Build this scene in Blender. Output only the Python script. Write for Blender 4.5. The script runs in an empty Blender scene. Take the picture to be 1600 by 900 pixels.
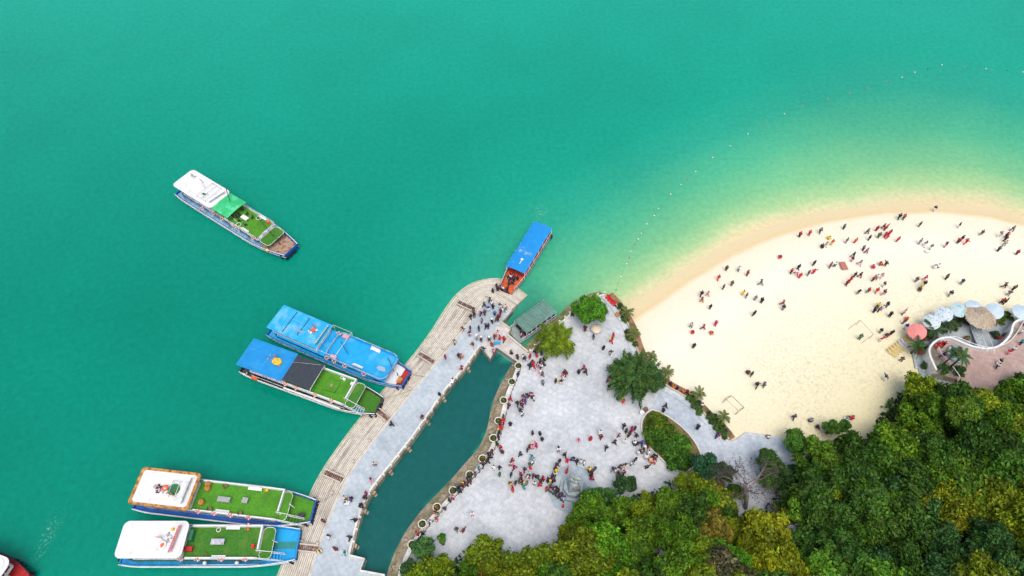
import bpy, bmesh, math, random
import numpy as np
from mathutils import Vector, Matrix

SC = bpy.context.scene
COL = SC.collection
R_ = math.radians
# ---------------------------------------------------------------- camera, sky, sun, exposure
CAM_H, TILT, FPX = 110.0, R_(35.0), 1066.7
cd = bpy.data.cameras.new('camera'); cam = bpy.data.objects.new('camera', cd); COL.objects.link(cam)
cam.location = (0, 0, CAM_H); cam.rotation_euler = (TILT, 0, 0)
cd.sensor_width = 36.0; cd.lens = 36.0*FPX/1600.0; cd.clip_start = 1.0; cd.clip_end = 9000
SC.camera = cam
SUN_EL, SUN_ROT = R_(68), R_(170)
w = bpy.data.worlds.new('World'); SC.world = w; w.use_nodes = True
wn = w.node_tree.nodes; wl = w.node_tree.links; wn.clear()
wo = wn.new('ShaderNodeOutputWorld'); bg = wn.new('ShaderNodeBackground'); sk = wn.new('ShaderNodeTexSky')
sk.sky_type = 'NISHITA'; sk.sun_disc = False; sk.sun_elevation = SUN_EL; sk.sun_rotation = SUN_ROT
sk.air_density = 1.0; sk.dust_density = 5.0; sk.ozone_density = 1.0
bg.inputs[1].default_value = 0.15
wl.new(sk.outputs[0], bg.inputs[0]); wl.new(bg.outputs[0], wo.inputs[0])
sd = bpy.data.lights.new('sun', 'SUN'); sun = bpy.data.objects.new('sun', sd); COL.objects.link(sun)
sd.energy = 1.2; sd.angle = R_(45); sd.color = (1.0, 0.96, 0.90)
# sun_rotation is measured clockwise from +Y
sdir = Vector((math.sin(SUN_ROT)*math.cos(SUN_EL), math.cos(SUN_ROT)*math.cos(SUN_EL), math.sin(SUN_EL)))
sun.rotation_euler = sdir.to_track_quat('Z', 'Y').to_euler()
SC.view_settings.view_transform = 'Standard'; SC.view_settings.look = 'None'
SC.view_settings.gamma = 1.0; SC.view_settings.use_curve_mapping = False
SC.view_settings.exposure = 0.26

# ---------------------------------------------------------------- helpers
def G(px, py, z=0.0):
    """world point at height z seen at a place of the 1600x900 photograph"""
    v = (450-py)/FPX; u = (px-800)/FPX
    ct, st = math.cos(TILT), math.sin(TILT)
    dx, dy, dz = u, st+v*ct, -ct+v*st
    t = (CAM_H-z)/(-dz)
    return Vector((dx*t, dy*t, z))
def PX(p):
    ct, st = math.cos(TILT), math.sin(TILT)
    x, y, z = p[0], p[1], p[2]-CAM_H
    f = y*st - z*ct; u = x/f; v = (y*ct+z*st)/f
    return (800+u*FPX, 450-v*FPX)
rnd = random.Random(7)

MATS = {}
def mat(name, col, rough=0.6, var=0.12, scale=2.0, bump=0.0, metal=0.0, spec=0.5, col2=None, c2scale=0.6, c2lo=0.5, c2hi=0.62, detail=4):
    """procedural surface: base colour with grain and, if col2, patches of wear"""
    if name in MATS: return MATS[name]
    m = bpy.data.materials.new(name); m.use_nodes = True
    n = m.node_tree.nodes; l = m.node_tree.links; b = n['Principled BSDF']
    tc = n.new('ShaderNodeTexCoord'); nz = n.new('ShaderNodeTexNoise')
    nz.inputs['Scale'].default_value = scale; nz.inputs['Detail'].default_value = detail
    l.new(tc.outputs['Object'], nz.inputs['Vector'])
    cr = n.new('ShaderNodeValToRGB')
    c = col
    cr.color_ramp.elements[0].position = 0.3; cr.color_ramp.elements[1].position = 0.7
    cr.color_ramp.elements[0].color = (*[x*(1-var) for x in c], 1)
    cr.color_ramp.elements[1].color = (*[min(1, x*(1+var)) for x in c], 1)
    l.new(nz.outputs['Fac'], cr.inputs['Fac'])
    out = cr.outputs['Color']
    if col2:
        n2 = n.new('ShaderNodeTexNoise'); n2.inputs['Scale'].default_value = c2scale; n2.inputs['Detail'].default_value = 6
        l.new(tc.outputs['Object'], n2.inputs['Vector'])
        mr = n.new('ShaderNodeMapRange'); mr.inputs[1].default_value = c2lo; mr.inputs[2].default_value = c2hi
        l.new(n2.outputs['Fac'], mr.inputs[0])
        mx = n.new('ShaderNodeMix'); mx.data_type = 'RGBA'
        l.new(mr.outputs[0], mx.inputs[0]); l.new(out, mx.inputs[6]); mx.inputs[7].default_value = (*col2, 1)
        out = mx.outputs[2]
    l.new(out, b.inputs['Base Color'])
    b.inputs['Roughness'].default_value = rough; b.inputs['Metallic'].default_value = metal
    b.inputs['Specular IOR Level'].default_value = spec
    if bump:
        bp = n.new('ShaderNodeBump'); bp.inputs['Strength'].default_value = bump; bp.inputs['Distance'].default_value = 0.05
        l.new(nz.outputs['Fac'], bp.inputs['Height']); l.new(bp.outputs[0], b.inputs['Normal'])
    MATS[name] = m
    return m

class MB:
    """collects shapes, builds ONE mesh object"""
    def __init__(s): s.v = []; s.f = []; s.sm = []
    def add(s, vs, fs, smooth=False):
        o = len(s.v); s.v += [tuple(v) for v in vs]; s.f += [tuple(i+o for i in f) for f in fs]; s.sm += [smooth]*len(fs)
    def box(s, c, d, rz=0.0, M=None):
        hx, hy, hz = d[0]/2, d[1]/2, d[2]/2
        vs = [Vector((x, y, z)) for z in (-hz, hz) for x, y in ((-hx, -hy), (hx, -hy), (hx, hy), (-hx, hy))]
        if M is None: M = Matrix.Rotation(rz, 3, 'Z')
        vs = [M @ v + Vector(c) for v in vs]
        s.add(vs, [(3,2,1,0),(4,5,6,7),(0,1,5,4),(1,2,6,5),(2,3,7,6),(3,0,4,7)])
    def bar(s, a, b, wd, ht, up=Vector((0,0,1))):
        a = Vector(a); b = Vector(b); d = b-a; L = d.length
        if L < 1e-6: return
        x = d/L; y = up.cross(x)
        if y.length < 1e-4: y = Vector((1,0,0)).cross(x)
        y.normalize(); z = x.cross(y)
        M = Matrix((x, y, z)).transposed()
        s.box((a+b)/2, (L, wd, ht), M=M)
    def tube(s, pts, r, n=6, closed=False, cap=True):
        pts = [Vector(p) for p in pts]; rs = r if isinstance(r, (list, tuple)) else [r]*len(pts)
        k = len(pts); vs = []; fs = []
        for i, p in enumerate(pts):
            a = pts[(i-1) % k] if (i > 0 or closed) else p
            b = pts[(i+1) % k] if (i < k-1 or closed) else p
            d = (b-a).normalized() if (b-a).length > 1e-9 else Vector((0,0,1))
            x = d.cross(Vector((0.13, 0.07, 1)));
            if x.length < 1e-3: x = d.cross(Vector((1,0,0)))
            x.normalize(); y = d.cross(x)
            for j in range(n):
                t = 2*math.pi*j/n; vs.append(p + (x*math.cos(t)+y*math.sin(t))*rs[i])
        for i in range(k if closed else k-1):
            a = i*n; b = ((i+1) % k)*n
            for j in range(n): fs.append((a+j, a+(j+1) % n, b+(j+1) % n, b+j))
        if cap and not closed:
            fs.append(tuple(range(n-1, -1, -1))); fs.append(tuple((k-1)*n+j for j in range(n)))
        s.add(vs, fs, True)
    def torus(s, c, R, r, M=None, n=14, m=6, sy=1.0):
        M = M or Matrix.Identity(3)
        pts = [Vector(c)+M @ Vector((R*math.cos(2*math.pi*i/n), sy*R*math.sin(2*math.pi*i/n), 0)) for i in range(n)]
        s.tube(pts, r, m, closed=True)
    def lathe(s, c, prof, n=16, smooth=True, M=None, sy=1.0):
        vs = []; fs = []; k = len(prof); M = M or Matrix.Identity(3)
        for r, z in prof:
            for j in range(n):
                t = 2*math.pi*j/n; vs.append(Vector(c)+M @ Vector((r*math.cos(t), sy*r*math.sin(t), z)))
        for i in range(k-1):
            for j in range(n): fs.append((i*n+j, i*n+(j+1) % n, (i+1)*n+(j+1) % n, (i+1)*n+j))
        s.add(vs, fs, smooth)
        s.add([vs[j] for j in range(n)], [tuple(range(n-1, -1, -1))]); s.add([vs[(k-1)*n+j] for j in range(n)], [tuple(range(n))])
    def prism(s, poly, z0, z1):
        n = len(poly); z1f = z1 if callable(z1) else (lambda x, y: z1); z0f = z0 if callable(z0) else (lambda x, y: z0)
        a = sum(poly[i][0]*poly[(i+1) % n][1]-poly[(i+1) % n][0]*poly[i][1] for i in range(n))
        if a < 0: poly = poly[::-1]
        vs = [(p[0], p[1], z0f(p[0], p[1])) for p in poly]+[(p[0], p[1], z1f(p[0], p[1])) for p in poly]
        from mathutils.geometry import tessellate_polygon
        tr = tessellate_polygon([[Vector((p[0], p[1], 0)) for p in poly]]) if n > 4 else None
        top = [tuple(n+i for i in t) for t in tr] if tr else [tuple(range(n, 2*n))]
        bot = [tuple(t) for t in tr] if tr else [tuple(range(n-1, -1, -1))]
        s.add(vs, bot+top+[(i, (i+1) % n, n+(i+1) % n, n+i) for i in range(n)])
    def strip(s, A, B, z0, za, zb=None):
        """closed strip between two polylines (2-D), top heights za (at A) and zb (at B)"""
        zb = za if zb is None else zb; k = len(A); vs = []
        for a, b in zip(A, B): vs += [(a[0], a[1], za), (b[0], b[1], zb), (b[0], b[1], z0), (a[0], a[1], z0)]
        fs = []
        for i in range(k-1):
            o = 4*i; q = 4*(i+1)
            fs += [(o, o+1, q+1, q), (o+1, o+2, q+2, q+1), (o+3, o, q, q+3), (o+2, o+3, q+3, q+2)]
        fs += [(0, 3, 2, 1), (4*k-4, 4*k-3, 4*k-2, 4*k-1)]
        s.add(vs, fs)
    def blob(s, c, r, n=10, m=6, jit=0.0, rg=None):
        vs = []; fs = []; c = Vector(c); r = Vector(r) if not isinstance(r, (int, float)) else Vector((r, r, r))
        for i in range(1, m):
            ph = math.pi*i/m
            for j in range(n):
                t = 2*math.pi*j/n; q = 1+(rg.uniform(-jit, jit) if rg else 0)
                vs.append(c+Vector((r.x*q*math.sin(ph)*math.cos(t), r.y*q*math.sin(ph)*math.sin(t), r.z*q*math.cos(ph))))
        top = len(vs); vs += [c+Vector((0, 0, r.z)), c-Vector((0, 0, r.z))]
        for i in range(m-2):
            for j in range(n): fs.append((i*n+j, (i+1)*n+j, (i+1)*n+(j+1) % n, i*n+(j+1) % n))
        for j in range(n):
            fs.append((top, j, (j+1) % n)); fs.append((top+1, (m-2)*n+(j+1) % n, (m-2)*n+j))
        s.add(vs, fs, True)
    def mesh(s, name):
        me = bpy.data.meshes.new(name); me.from_pydata(s.v, [], s.f)
        me.polygons.foreach_set('use_smooth', s.sm); 
        bm = bmesh.new(); bm.from_mesh(me); bmesh.ops.recalc_face_normals(bm, faces=bm.faces); bm.to_mesh(me); bm.free()
        me.update(); return me
    def build(s, name, m, parent=None, loc=None, rz=0):
        me = s.mesh(name); me.materials.append(m)
        o = bpy.data.objects.new(name, me); COL.objects.link(o)
        if parent: o.parent = parent
        if loc is not None: o.location = loc
        o.rotation_euler.z = rz
        return o

def tag(o, label, cat, group=None, kind=None):
    if label: o['label'] = label
    if cat: o['category'] = cat
    if group: o['group'] = group
    if kind: o['kind'] = kind
    return o
def empty(name, loc=(0, 0, 0), rz=0.0):
    o = bpy.data.objects.new(name, None); COL.objects.link(o); o.location = loc; o.rotation_euler.z = rz
    o.empty_display_size = 0.3
    return o
def inst(name, me, parent=None, loc=(0, 0, 0), rot=(0, 0, 0), sc=1.0):
    o = bpy.data.objects.new(name, me); COL.objects.link(o)
    if parent: o.parent = parent
    o.location = loc; o.rotation_euler = rot
    o.scale = (sc, sc, sc) if isinstance(sc, (int, float)) else sc
    return o
def structure(o, label=None):
    o['kind'] = 'structure'
    if label: o['label'] = label
    return o
def resample(pts, n):
    P = [Vector((p[0], p[1])) for p in pts]; L = [0]
    for a, b in zip(P, P[1:]): L.append(L[-1]+(b-a).length)
    out = []; k = 0
    for i in range(n):
        t = L[-1]*i/(n-1)
        while k < len(P)-2 and L[k+1] < t: k += 1
        u = (t-L[k])/max(1e-9, L[k+1]-L[k]); out.append(P[k].lerp(P[k+1], min(1, max(0, u))))
    return out
def smooth(pts, it=2):
    for _ in range(it):
        q = [pts[0]]
        for a, b in zip(pts, pts[1:]): q += [a.lerp(b, .25), a.lerp(b, .75)]
        q.append(pts[-1]); pts = q
    return pts
def GP(pts, z): return [G(x, y, z).to_2d() for x, y in pts]
def offset(pts, d):
    out = []
    for i, p in enumerate(pts):
        a = pts[max(0, i-1)]; b = pts[min(len(pts)-1, i+1)]; t = (b-a).normalized()
        out.append(p+Vector((-t.y, t.x))*d)
    return out
def inpoly(x, y, P):
    c = False; n = len(P); j = n-1
    for i in range(n):
        if (P[i][1] > y) != (P[j][1] > y) and x < (P[j][0]-P[i][0])*(y-P[i][1])/(P[j][1]-P[i][1])+P[i][0]: c = not c
        j = i
    return c
def segdist(X, Y, P, closed=False):
    D = np.full(X.shape, 1e9); n = len(P)
    for i in range(n if closed else n-1):
        ax, ay = P[i][0], P[i][1]; bx, by = P[(i+1) % n][0], P[(i+1) % n][1]
        dx, dy = bx-ax, by-ay; q = dx*dx+dy*dy+1e-12
        t = np.clip(((X-ax)*dx+(Y-ay)*dy)/q, 0, 1)
        D = np.minimum(D, np.hypot(X-ax-t*dx, Y-ay-t*dy))
    return D
def insidev(X, Y, P):
    c = np.zeros(X.shape, bool); n = len(P); j = n-1
    for i in range(n):
        yi, yj, xi, xj = P[i][1], P[j][1], P[i][0], P[j][0]
        if abs(yj-yi) > 1e-9:
            c ^= ((yi > Y) != (yj > Y)) & (X < (xj-xi)*(Y-yi)/(yj-yi)+xi)
        j = i
    return c
def ss(x): x = np.clip(x, 0, 1); return x*x*(3-2*x)

DECK = 1.4
# ---------------------------------------------------------------- shoreline, land outlines
SHORE_PX = [(975,482),(990,470),(1010,458),(1060,424),(1130,382),(1200,352),(1280,330),(1380,316),(1460,315),(1540,322),(1600,336),(1680,362)]
SHORE = GP(SHORE_PX, 0)
SHORE.append(Vector((190, 60)));
BEACH_POLY = [(p.x, p.y) for p in SHORE] + [(400, -300), (12, -300), (20, 60)]
FOREST_PX = [(640,893),(663,872),(700,868),(722,850),(748,845),(790,852),(818,864),(850,857),(862,832),(890,806),(900,784),(925,770),(968,770),(1003,758),(1038,748),(1054,735),(1100,734),(1128,752),(1150,795),(1190,795),(1222,765),(1236,716),(1270,686),(1345,682),(1384,656),(1396,618),(1430,590),(1500,596),(1560,592),(1625,592)]
FOREST = GP(FOREST_PX, 6)
FPOLY = [(p.x, p.y) for p in FOREST] + [(150, 50), (150, -30), (-12, -30), (-16, 20)]
def hill(X, Y):
    d = np.where(insidev(X, Y, FPOLY), segdist(X, Y, [(p.x, p.y) for p in FOREST]), 0)
    r = 1.0+0.9*np.sin(X*.11+1)*np.cos(Y*.13)*ss(d/15)*2
    z = 1.1+ (0.50*np.minimum(d, 45)+r*1.0)*ss(d/8)*np.where(X < 15, ss((X+25)/40)*.75+.25, 1)
    return z
def beachz(X, Y):
    ins = insidev(X, Y, BEACH_POLY); d = segdist(X, Y, BEACH_POLY, True)
    zi = np.minimum(1.2, 0.05*d); zo = -np.minimum(6, 0.10*d)
    return np.where(ins, zi, zo)
def gz(x, y): return float(beachz(np.array([x]), np.array([y]))[0])

def grid_mesh(name, xs, ys, zf, attrs, m, keep=None):
    X, Y = np.meshgrid(xs, ys); Z = zf(X, Y); nx, ny = len(xs), len(ys)
    V = np.stack([X, Y, Z], -1).reshape(-1, 3)
    i = np.arange(nx-1)[None, :]+nx*np.arange(ny-1)[:, None]; i = i.reshape(-1)
    F = np.stack([i, i+1, i+nx+1, i+nx], -1)
    if keep is not None:
        kv = keep(X, Y).reshape(-1); F = F[kv[F].any(axis=1)]
    me = bpy.data.meshes.new(name); me.vertices.add(len(V)); me.vertices.foreach_set('co', V.reshape(-1))
    me.loops.add(F.size); me.loops.foreach_set('vertex_index', F.reshape(-1))
    me.polygons.add(len(F)); me.polygons.foreach_set('loop_start', np.arange(0, F.size, 4)); me.polygons.foreach_set('loop_total', np.full(len(F), 4))
    me.update(); me.validate()
    me.polygons.foreach_set('use_smooth', [True]*len(me.polygons))
    for an, fn in attrs.items():
        a = me.attributes.new(an, 'FLOAT', 'POINT'); a.data.foreach_set('value', fn(X, Y).reshape(-1).astype(np.float32))
    me.materials.append(m)
    o = bpy.data.objects.new(name, me); COL.objects.link(o)
    return o

# ---------------------------------------------------------------- water
def nt(m): m.use_nodes = True; return m.node_tree.nodes, m.node_tree.links
def ramp(n, stops):
    cr = n.new('ShaderNodeValToRGB'); e = cr.color_ramp.elements
    while len(e) > 1: e.remove(e[-1])
    e[0].position = stops[0][0]; e[0].color = (*stops[0][1], 1)
    for p, c in stops[1:]:
        k = e.new(p); k.color = (*c, 1)
    return cr
def attr(n, name):
    a = n.new('ShaderNodeAttribute'); a.attribute_name = name; return a
mw = bpy.data.materials.new('sea_water'); n, l = nt(mw); b = n['Principled BSDF']
tc = n.new('ShaderNodeTexCoord')
ad = attr(n, 'off'); am = attr(n, 'murk_shade')
nz = n.new('ShaderNodeTexNoise'); nz.inputs['Scale'].default_value = 0.045; nz.inputs['Detail'].default_value = 6; nz.inputs['Roughness'].default_value = 0.6
l.new(tc.outputs['Object'], nz.inputs['Vector'])
nm = n.new('ShaderNodeMath'); nm.operation = 'MULTIPLY_ADD'; l.new(nz.outputs['Fac'], nm.inputs[0]); nm.inputs[1].default_value = 0.10; nm.inputs[2].default_value = -0.05
sm = n.new('ShaderNodeMath'); sm.operation = 'ADD'; l.new(ad.outputs['Fac'], sm.inputs[0]); l.new(nm.outputs[0], sm.inputs[1])
WRAMP = [(0.0,(.67,.56,.32)),(.022,(.55,.57,.32)),(.06,(.33,.53,.25)),(.13,(.17,.455,.225)),(.26,(.072,.39,.215)),(.42,(.022,.315,.198)),(.62,(.006,.268,.178)),(1.0,(.001,.208,.140))]
cr = ramp(n, WRAMP); l.new(sm.outputs[0], cr.inputs['Fac'])
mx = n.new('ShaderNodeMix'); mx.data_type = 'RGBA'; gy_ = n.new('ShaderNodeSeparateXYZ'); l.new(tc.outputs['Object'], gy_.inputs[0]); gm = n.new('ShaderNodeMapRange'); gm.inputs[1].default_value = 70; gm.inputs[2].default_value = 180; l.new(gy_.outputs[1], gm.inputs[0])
# paler further out: grazing sky reflection painted into the water colour
sky_sheen = n.new('ShaderNodeMix'); sky_sheen.data_type = 'RGBA'; sky_sheen.blend_type = 'LIGHTEN'; sky_sheen.inputs[7].default_value = (.010,.315,.222,1); l.new(gm.outputs[0], sky_sheen.inputs[0]); l.new(cr.outputs[0], sky_sheen.inputs[6])
l.new(am.outputs['Fac'], mx.inputs[0]); l.new(sky_sheen.outputs[2], mx.inputs[6]); mx.inputs[7].default_value = (.008,.098,.092,1)  # basin colour: murky water with the quay shade painted in
# fine random mottling of the colour
n3 = n.new('ShaderNodeTexNoise'); n3.inputs['Scale'].default_value = 0.9; n3.inputs['Detail'].default_value = 5; n3.inputs['Roughness'].default_value = .7; l.new(tc.outputs['Object'], n3.inputs['Vector'])
mr3 = n.new('ShaderNodeMapRange'); mr3.inputs[1].default_value = .3; mr3.inputs[2].default_value = .7; mr3.inputs[3].default_value = .88; mr3.inputs[4].default_value = 1.12; l.new(n3.outputs['Fac'], mr3.inputs[0])
n6 = n.new('ShaderNodeTexNoise'); n6.inputs['Scale'].default_value = .028; n6.inputs['Detail'].default_value = 5; n6.inputs['Distortion'].default_value = .3; l.new(tc.outputs['Object'], n6.inputs['Vector'])
m6 = n.new('ShaderNodeMapRange'); m6.inputs[1].default_value = .3; m6.inputs[2].default_value = .7; m6.inputs[3].default_value = .94; m6.inputs[4].default_value = 1.06; l.new(n6.outputs['Fac'], m6.inputs[0])
mu6 = n.new('ShaderNodeMath'); mu6.operation = 'MULTIPLY'; l.new(mr3.outputs[0], mu6.inputs[0]); l.new(m6.outputs[0], mu6.inputs[1])
mm = n.new('ShaderNodeMix'); mm.data_type = 'RGBA'; mm.blend_type = 'MULTIPLY'; mm.inputs[0].default_value = 1
l.new(mx.outputs[2], mm.inputs[6]); l.new(mu6.outputs[0], mm.inputs[7])
l.new(mm.outputs[2], b.inputs['Base Color'])
b.inputs['Roughness'].default_value = 0.12; b.inputs['IOR'].default_value = 1.33; b.inputs['Specular IOR Level'].default_value = .4
# ripples: two stretched noises
bh = None
for sc, st, rot, dist in ((1.1, (1, .35, 1), .5, .10), (3.2, (1, .6, 1), -.3, .03), (.25, (1, .5, 1), .9, .25)):
    mp = n.new('ShaderNodeMapping'); mp.inputs['Scale'].default_value = st; mp.inputs['Rotation'].default_value = (0, 0, rot); l.new(tc.outputs['Object'], mp.inputs[0])
    q = n.new('ShaderNodeTexNoise'); q.inputs['Scale'].default_value = sc; q.inputs['Detail'].default_value = 3; l.new(mp.outputs[0], q.inputs['Vector'])
    bp = n.new('ShaderNodeBump'); bp.inputs['Strength'].default_value = .55; bp.inputs['Distance'].default_value = dist; l.new(q.outputs['Fac'], bp.inputs['Height'])
    if bh: l.new(bh.outputs[0], bp.inputs['Normal'])
    bh = bp
l.new(bh.outputs[0], b.inputs['Normal'])
# clear at the very edge so that the wet sand shows through
tr = n.new('ShaderNodeBsdfTransparent'); ms = n.new('ShaderNodeMixShader'); mre = n.new('ShaderNodeMapRange')
mre.inputs[1].default_value = 0.0; mre.inputs[2].default_value = .010; l.new(sm.outputs[0], mre.inputs[0])
l.new(mre.outputs[0], ms.inputs[0]); l.new(tr.outputs[0], ms.inputs[1]); l.new(b.outputs[0], ms.inputs[2])
n.remove(ms); n.remove(tr); n.remove(mre)

BASIN = GP([(752,542),(808,566),(781,608),(770,638),(766,667),(754,699),(729,726),(702,758),(664,795),(635,835),(612,880),(600,960),(540,960),(546,860),(567,790),(610,727),(650,677),(690,618)], 0)
BASP = [(p.x, p.y) for p in BASIN]
def offn(X, Y):
    d = segdist(X, Y, [(p.x, p.y) for p in SHORE])
    ins = insidev(X, Y, BEACH_POLY)
    k = 1.0/(58+34*ss((X-20)/90))
    v = d*k
    return np.where(ins, 0, np.minimum(1, v))
def murk_shade(X, Y):
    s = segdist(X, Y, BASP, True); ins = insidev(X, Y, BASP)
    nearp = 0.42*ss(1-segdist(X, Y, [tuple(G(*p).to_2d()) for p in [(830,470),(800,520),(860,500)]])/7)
    # basin dark with murk and painted quay shade; fading dark patch by the ferry
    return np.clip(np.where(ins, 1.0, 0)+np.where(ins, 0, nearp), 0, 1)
xs = np.concatenate([[-4000,-2000,-1000,-600,-400,-300,-220], np.arange(-160, 190, 1.5), [220,300,450,700,1200,2000,4000]])
ys = np.concatenate([[-4000,-1500,-500,-200,-80,-30], np.arange(0, 215, 1.5), [240,300,400,600,1000,1800,4000]])
sea = grid_mesh('sea', xs, ys, lambda X, Y: np.zeros_like(X), {'off': offn, 'murk_shade': murk_shade}, mw)
structure(sea, 'calm turquoise bay water, pale green over the shallows')

# ---------------------------------------------------------------- beach and sea floor
mb_ = bpy.data.materials.new('beach_sand'); n, l = nt(mb_); b = n['Principled BSDF']; tc = n.new('ShaderNodeTexCoord')
a = attr(n, 'inl')
nz = n.new('ShaderNodeTexNoise'); nz.inputs['Scale'].default_value = .12; nz.inputs['Detail'].default_value = 5; l.new(tc.outputs['Object'], nz.inputs['Vector'])
k1 = n.new('ShaderNodeMath'); k1.operation = 'MULTIPLY_ADD'; l.new(nz.outputs['Fac'], k1.inputs[0]); k1.inputs[1].default_value = 1.0; k1.inputs[2].default_value = -.5
k2 = n.new('ShaderNodeMath'); k2.operation = 'ADD'; l.new(a.outputs['Fac'], k2.inputs[0]); l.new(k1.outputs[0], k2.inputs[1])
k3 = n.new('ShaderNodeMath'); k3.operation = 'MULTIPLY'; l.new(k2.outputs[0], k3.inputs[0]); k3.inputs[1].default_value = 1/60
cr = ramp(n, [(0,(.66,.58,.35)),(.025,(.68,.57,.34)),(.048,(.68,.545,.30)),(.056,(.71,.61,.40)),(.066,(.74,.69,.52)),(.2,(.80,.77,.63)),(.45,(.76,.72,.52)),(.75,(.67,.61,.36)),(1,(.63,.57,.33))]); l.new(k3.outputs[0], cr.inputs['Fac'])
# trampled, weed-strewn patches
n2 = n.new('ShaderNodeTexNoise'); n2.inputs['Scale'].default_value = 1.9; n2.inputs['Detail'].default_value = 9; n2.inputs['Roughness'].default_value = .75; l.new(tc.outputs['Object'], n2.inputs['Vector'])
n4 = n.new('ShaderNodeTexNoise'); n4.inputs['Scale'].default_value = .07; n4.inputs['Detail'].default_value = 3; l.new(tc.outputs['Object'], n4.inputs['Vector'])
m4 = n.new('ShaderNodeMapRange'); m4.inputs[1].default_value = .40; m4.inputs[2].default_value = .62; m4.inputs[3].default_value = .35; l.new(n4.outputs['Fac'], m4.inputs[0])
m2 = n.new('ShaderNodeMapRange'); m2.inputs[1].default_value = .48; m2.inputs[2].default_value = .68; l.new(n2.outputs['Fac'], m2.inputs[0])
m5 = n.new('ShaderNodeMapRange'); m5.inputs[1].default_value = 14; m5.inputs[2].default_value = 34; m5.inputs[3].default_value = .12; l.new(k2.outputs[0], m5.inputs[0])
p1 = n.new('ShaderNodeMath'); p1.operation = 'MULTIPLY'; l.new(m2.outputs[0], p1.inputs[0]); l.new(m5.outputs[0], p1.inputs[1])
p2 = n.new('ShaderNodeMath'); p2.operation = 'MULTIPLY'; l.new(p1.outputs[0], p2.inputs[0]); l.new(m4.outputs[0], p2.inputs[1])
p3 = n.new('ShaderNodeMath'); p3.operation = 'MULTIPLY'; l.new(p2.outputs[0], p3.inputs[0]); p3.inputs[1].default_value = .7
mx = n.new('ShaderNodeMix'); mx.data_type = 'RGBA'; l.new(p3.outputs[0], mx.inputs[0]); l.new(cr.outputs[0], mx.inputs[6]); mx.inputs[7].default_value = (.36,.29,.13,1)
l.new(mx.outputs[2], b.inputs['Base Color'])
rr = n.new('ShaderNodeMapRange'); rr.inputs[1].default_value = 2.8; rr.inputs[2].default_value = 3.8; rr.inputs[3].default_value = .35; rr.inputs[4].default_value = .9; l.new(k2.outputs[0], rr.inputs[0]); l.new(rr.outputs[0], b.inputs['Roughness'])
bp = n.new('ShaderNodeBump'); bp.inputs['Strength'].default_value = .5; bp.inputs['Distance'].default_value = .12; l.new(n2.outputs['Fac'], bp.inputs['Height'])
vz = n.new('ShaderNodeTexVoronoi'); vz.inputs['Scale'].default_value = 1.7; l.new(tc.outputs['Object'], vz.inputs['Vector'])
bp2 = n.new('ShaderNodeBump'); bp2.inputs['Strength'].default_value = .5; bp2.inputs['Distance'].default_value = .10; l.new(vz.outputs['Distance'], bp2.inputs['Height']); l.new(bp.outputs[0], bp2.inputs['Normal']); l.new(bp2.outputs[0], b.inputs['Normal'])
def inl(X, Y):
    ins = insidev(X, Y, BEACH_POLY); d = segdist(X, Y, [(p.x, p.y) for p in SHORE])
    return np.where(ins, d, -d)
xs2 = np.concatenate([[-4000,-1000,-300], np.arange(-160, 10, 12), np.arange(10, 200, 1.4), [230,300,600,1200,4000]])
ys2 = np.concatenate([[-4000,-1000,-200,-60], np.arange(0, 170, 1.4), [190,230,300,600,4000]])
beach = grid_mesh('beach', xs2, ys2, beachz, {'inl': inl}, mb_)
structure(beach, 'pale cream sand beach running down under the shallow water')

# ---------------------------------------------------------------- hillside ground
mh = mat('forest_floor', (.035,.045,.015), .9, .5, 1.2, bump=.6, col2=(.10,.08,.04), c2scale=.5)
xs3 = np.arange(-20, 152, 1.6); ys3 = np.arange(-30, 75, 1.6)
hillo = grid_mesh('hillside', xs3, ys3, lambda X, Y: hill(X, Y), {}, mh, keep=lambda X, Y: insidev(X, Y, FPOLY) & (segdist(X, Y, [(p.x, p.y) for p in FOREST]) > .6))
structure(hillo, 'wooded hillside rising behind the plaza')

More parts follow.
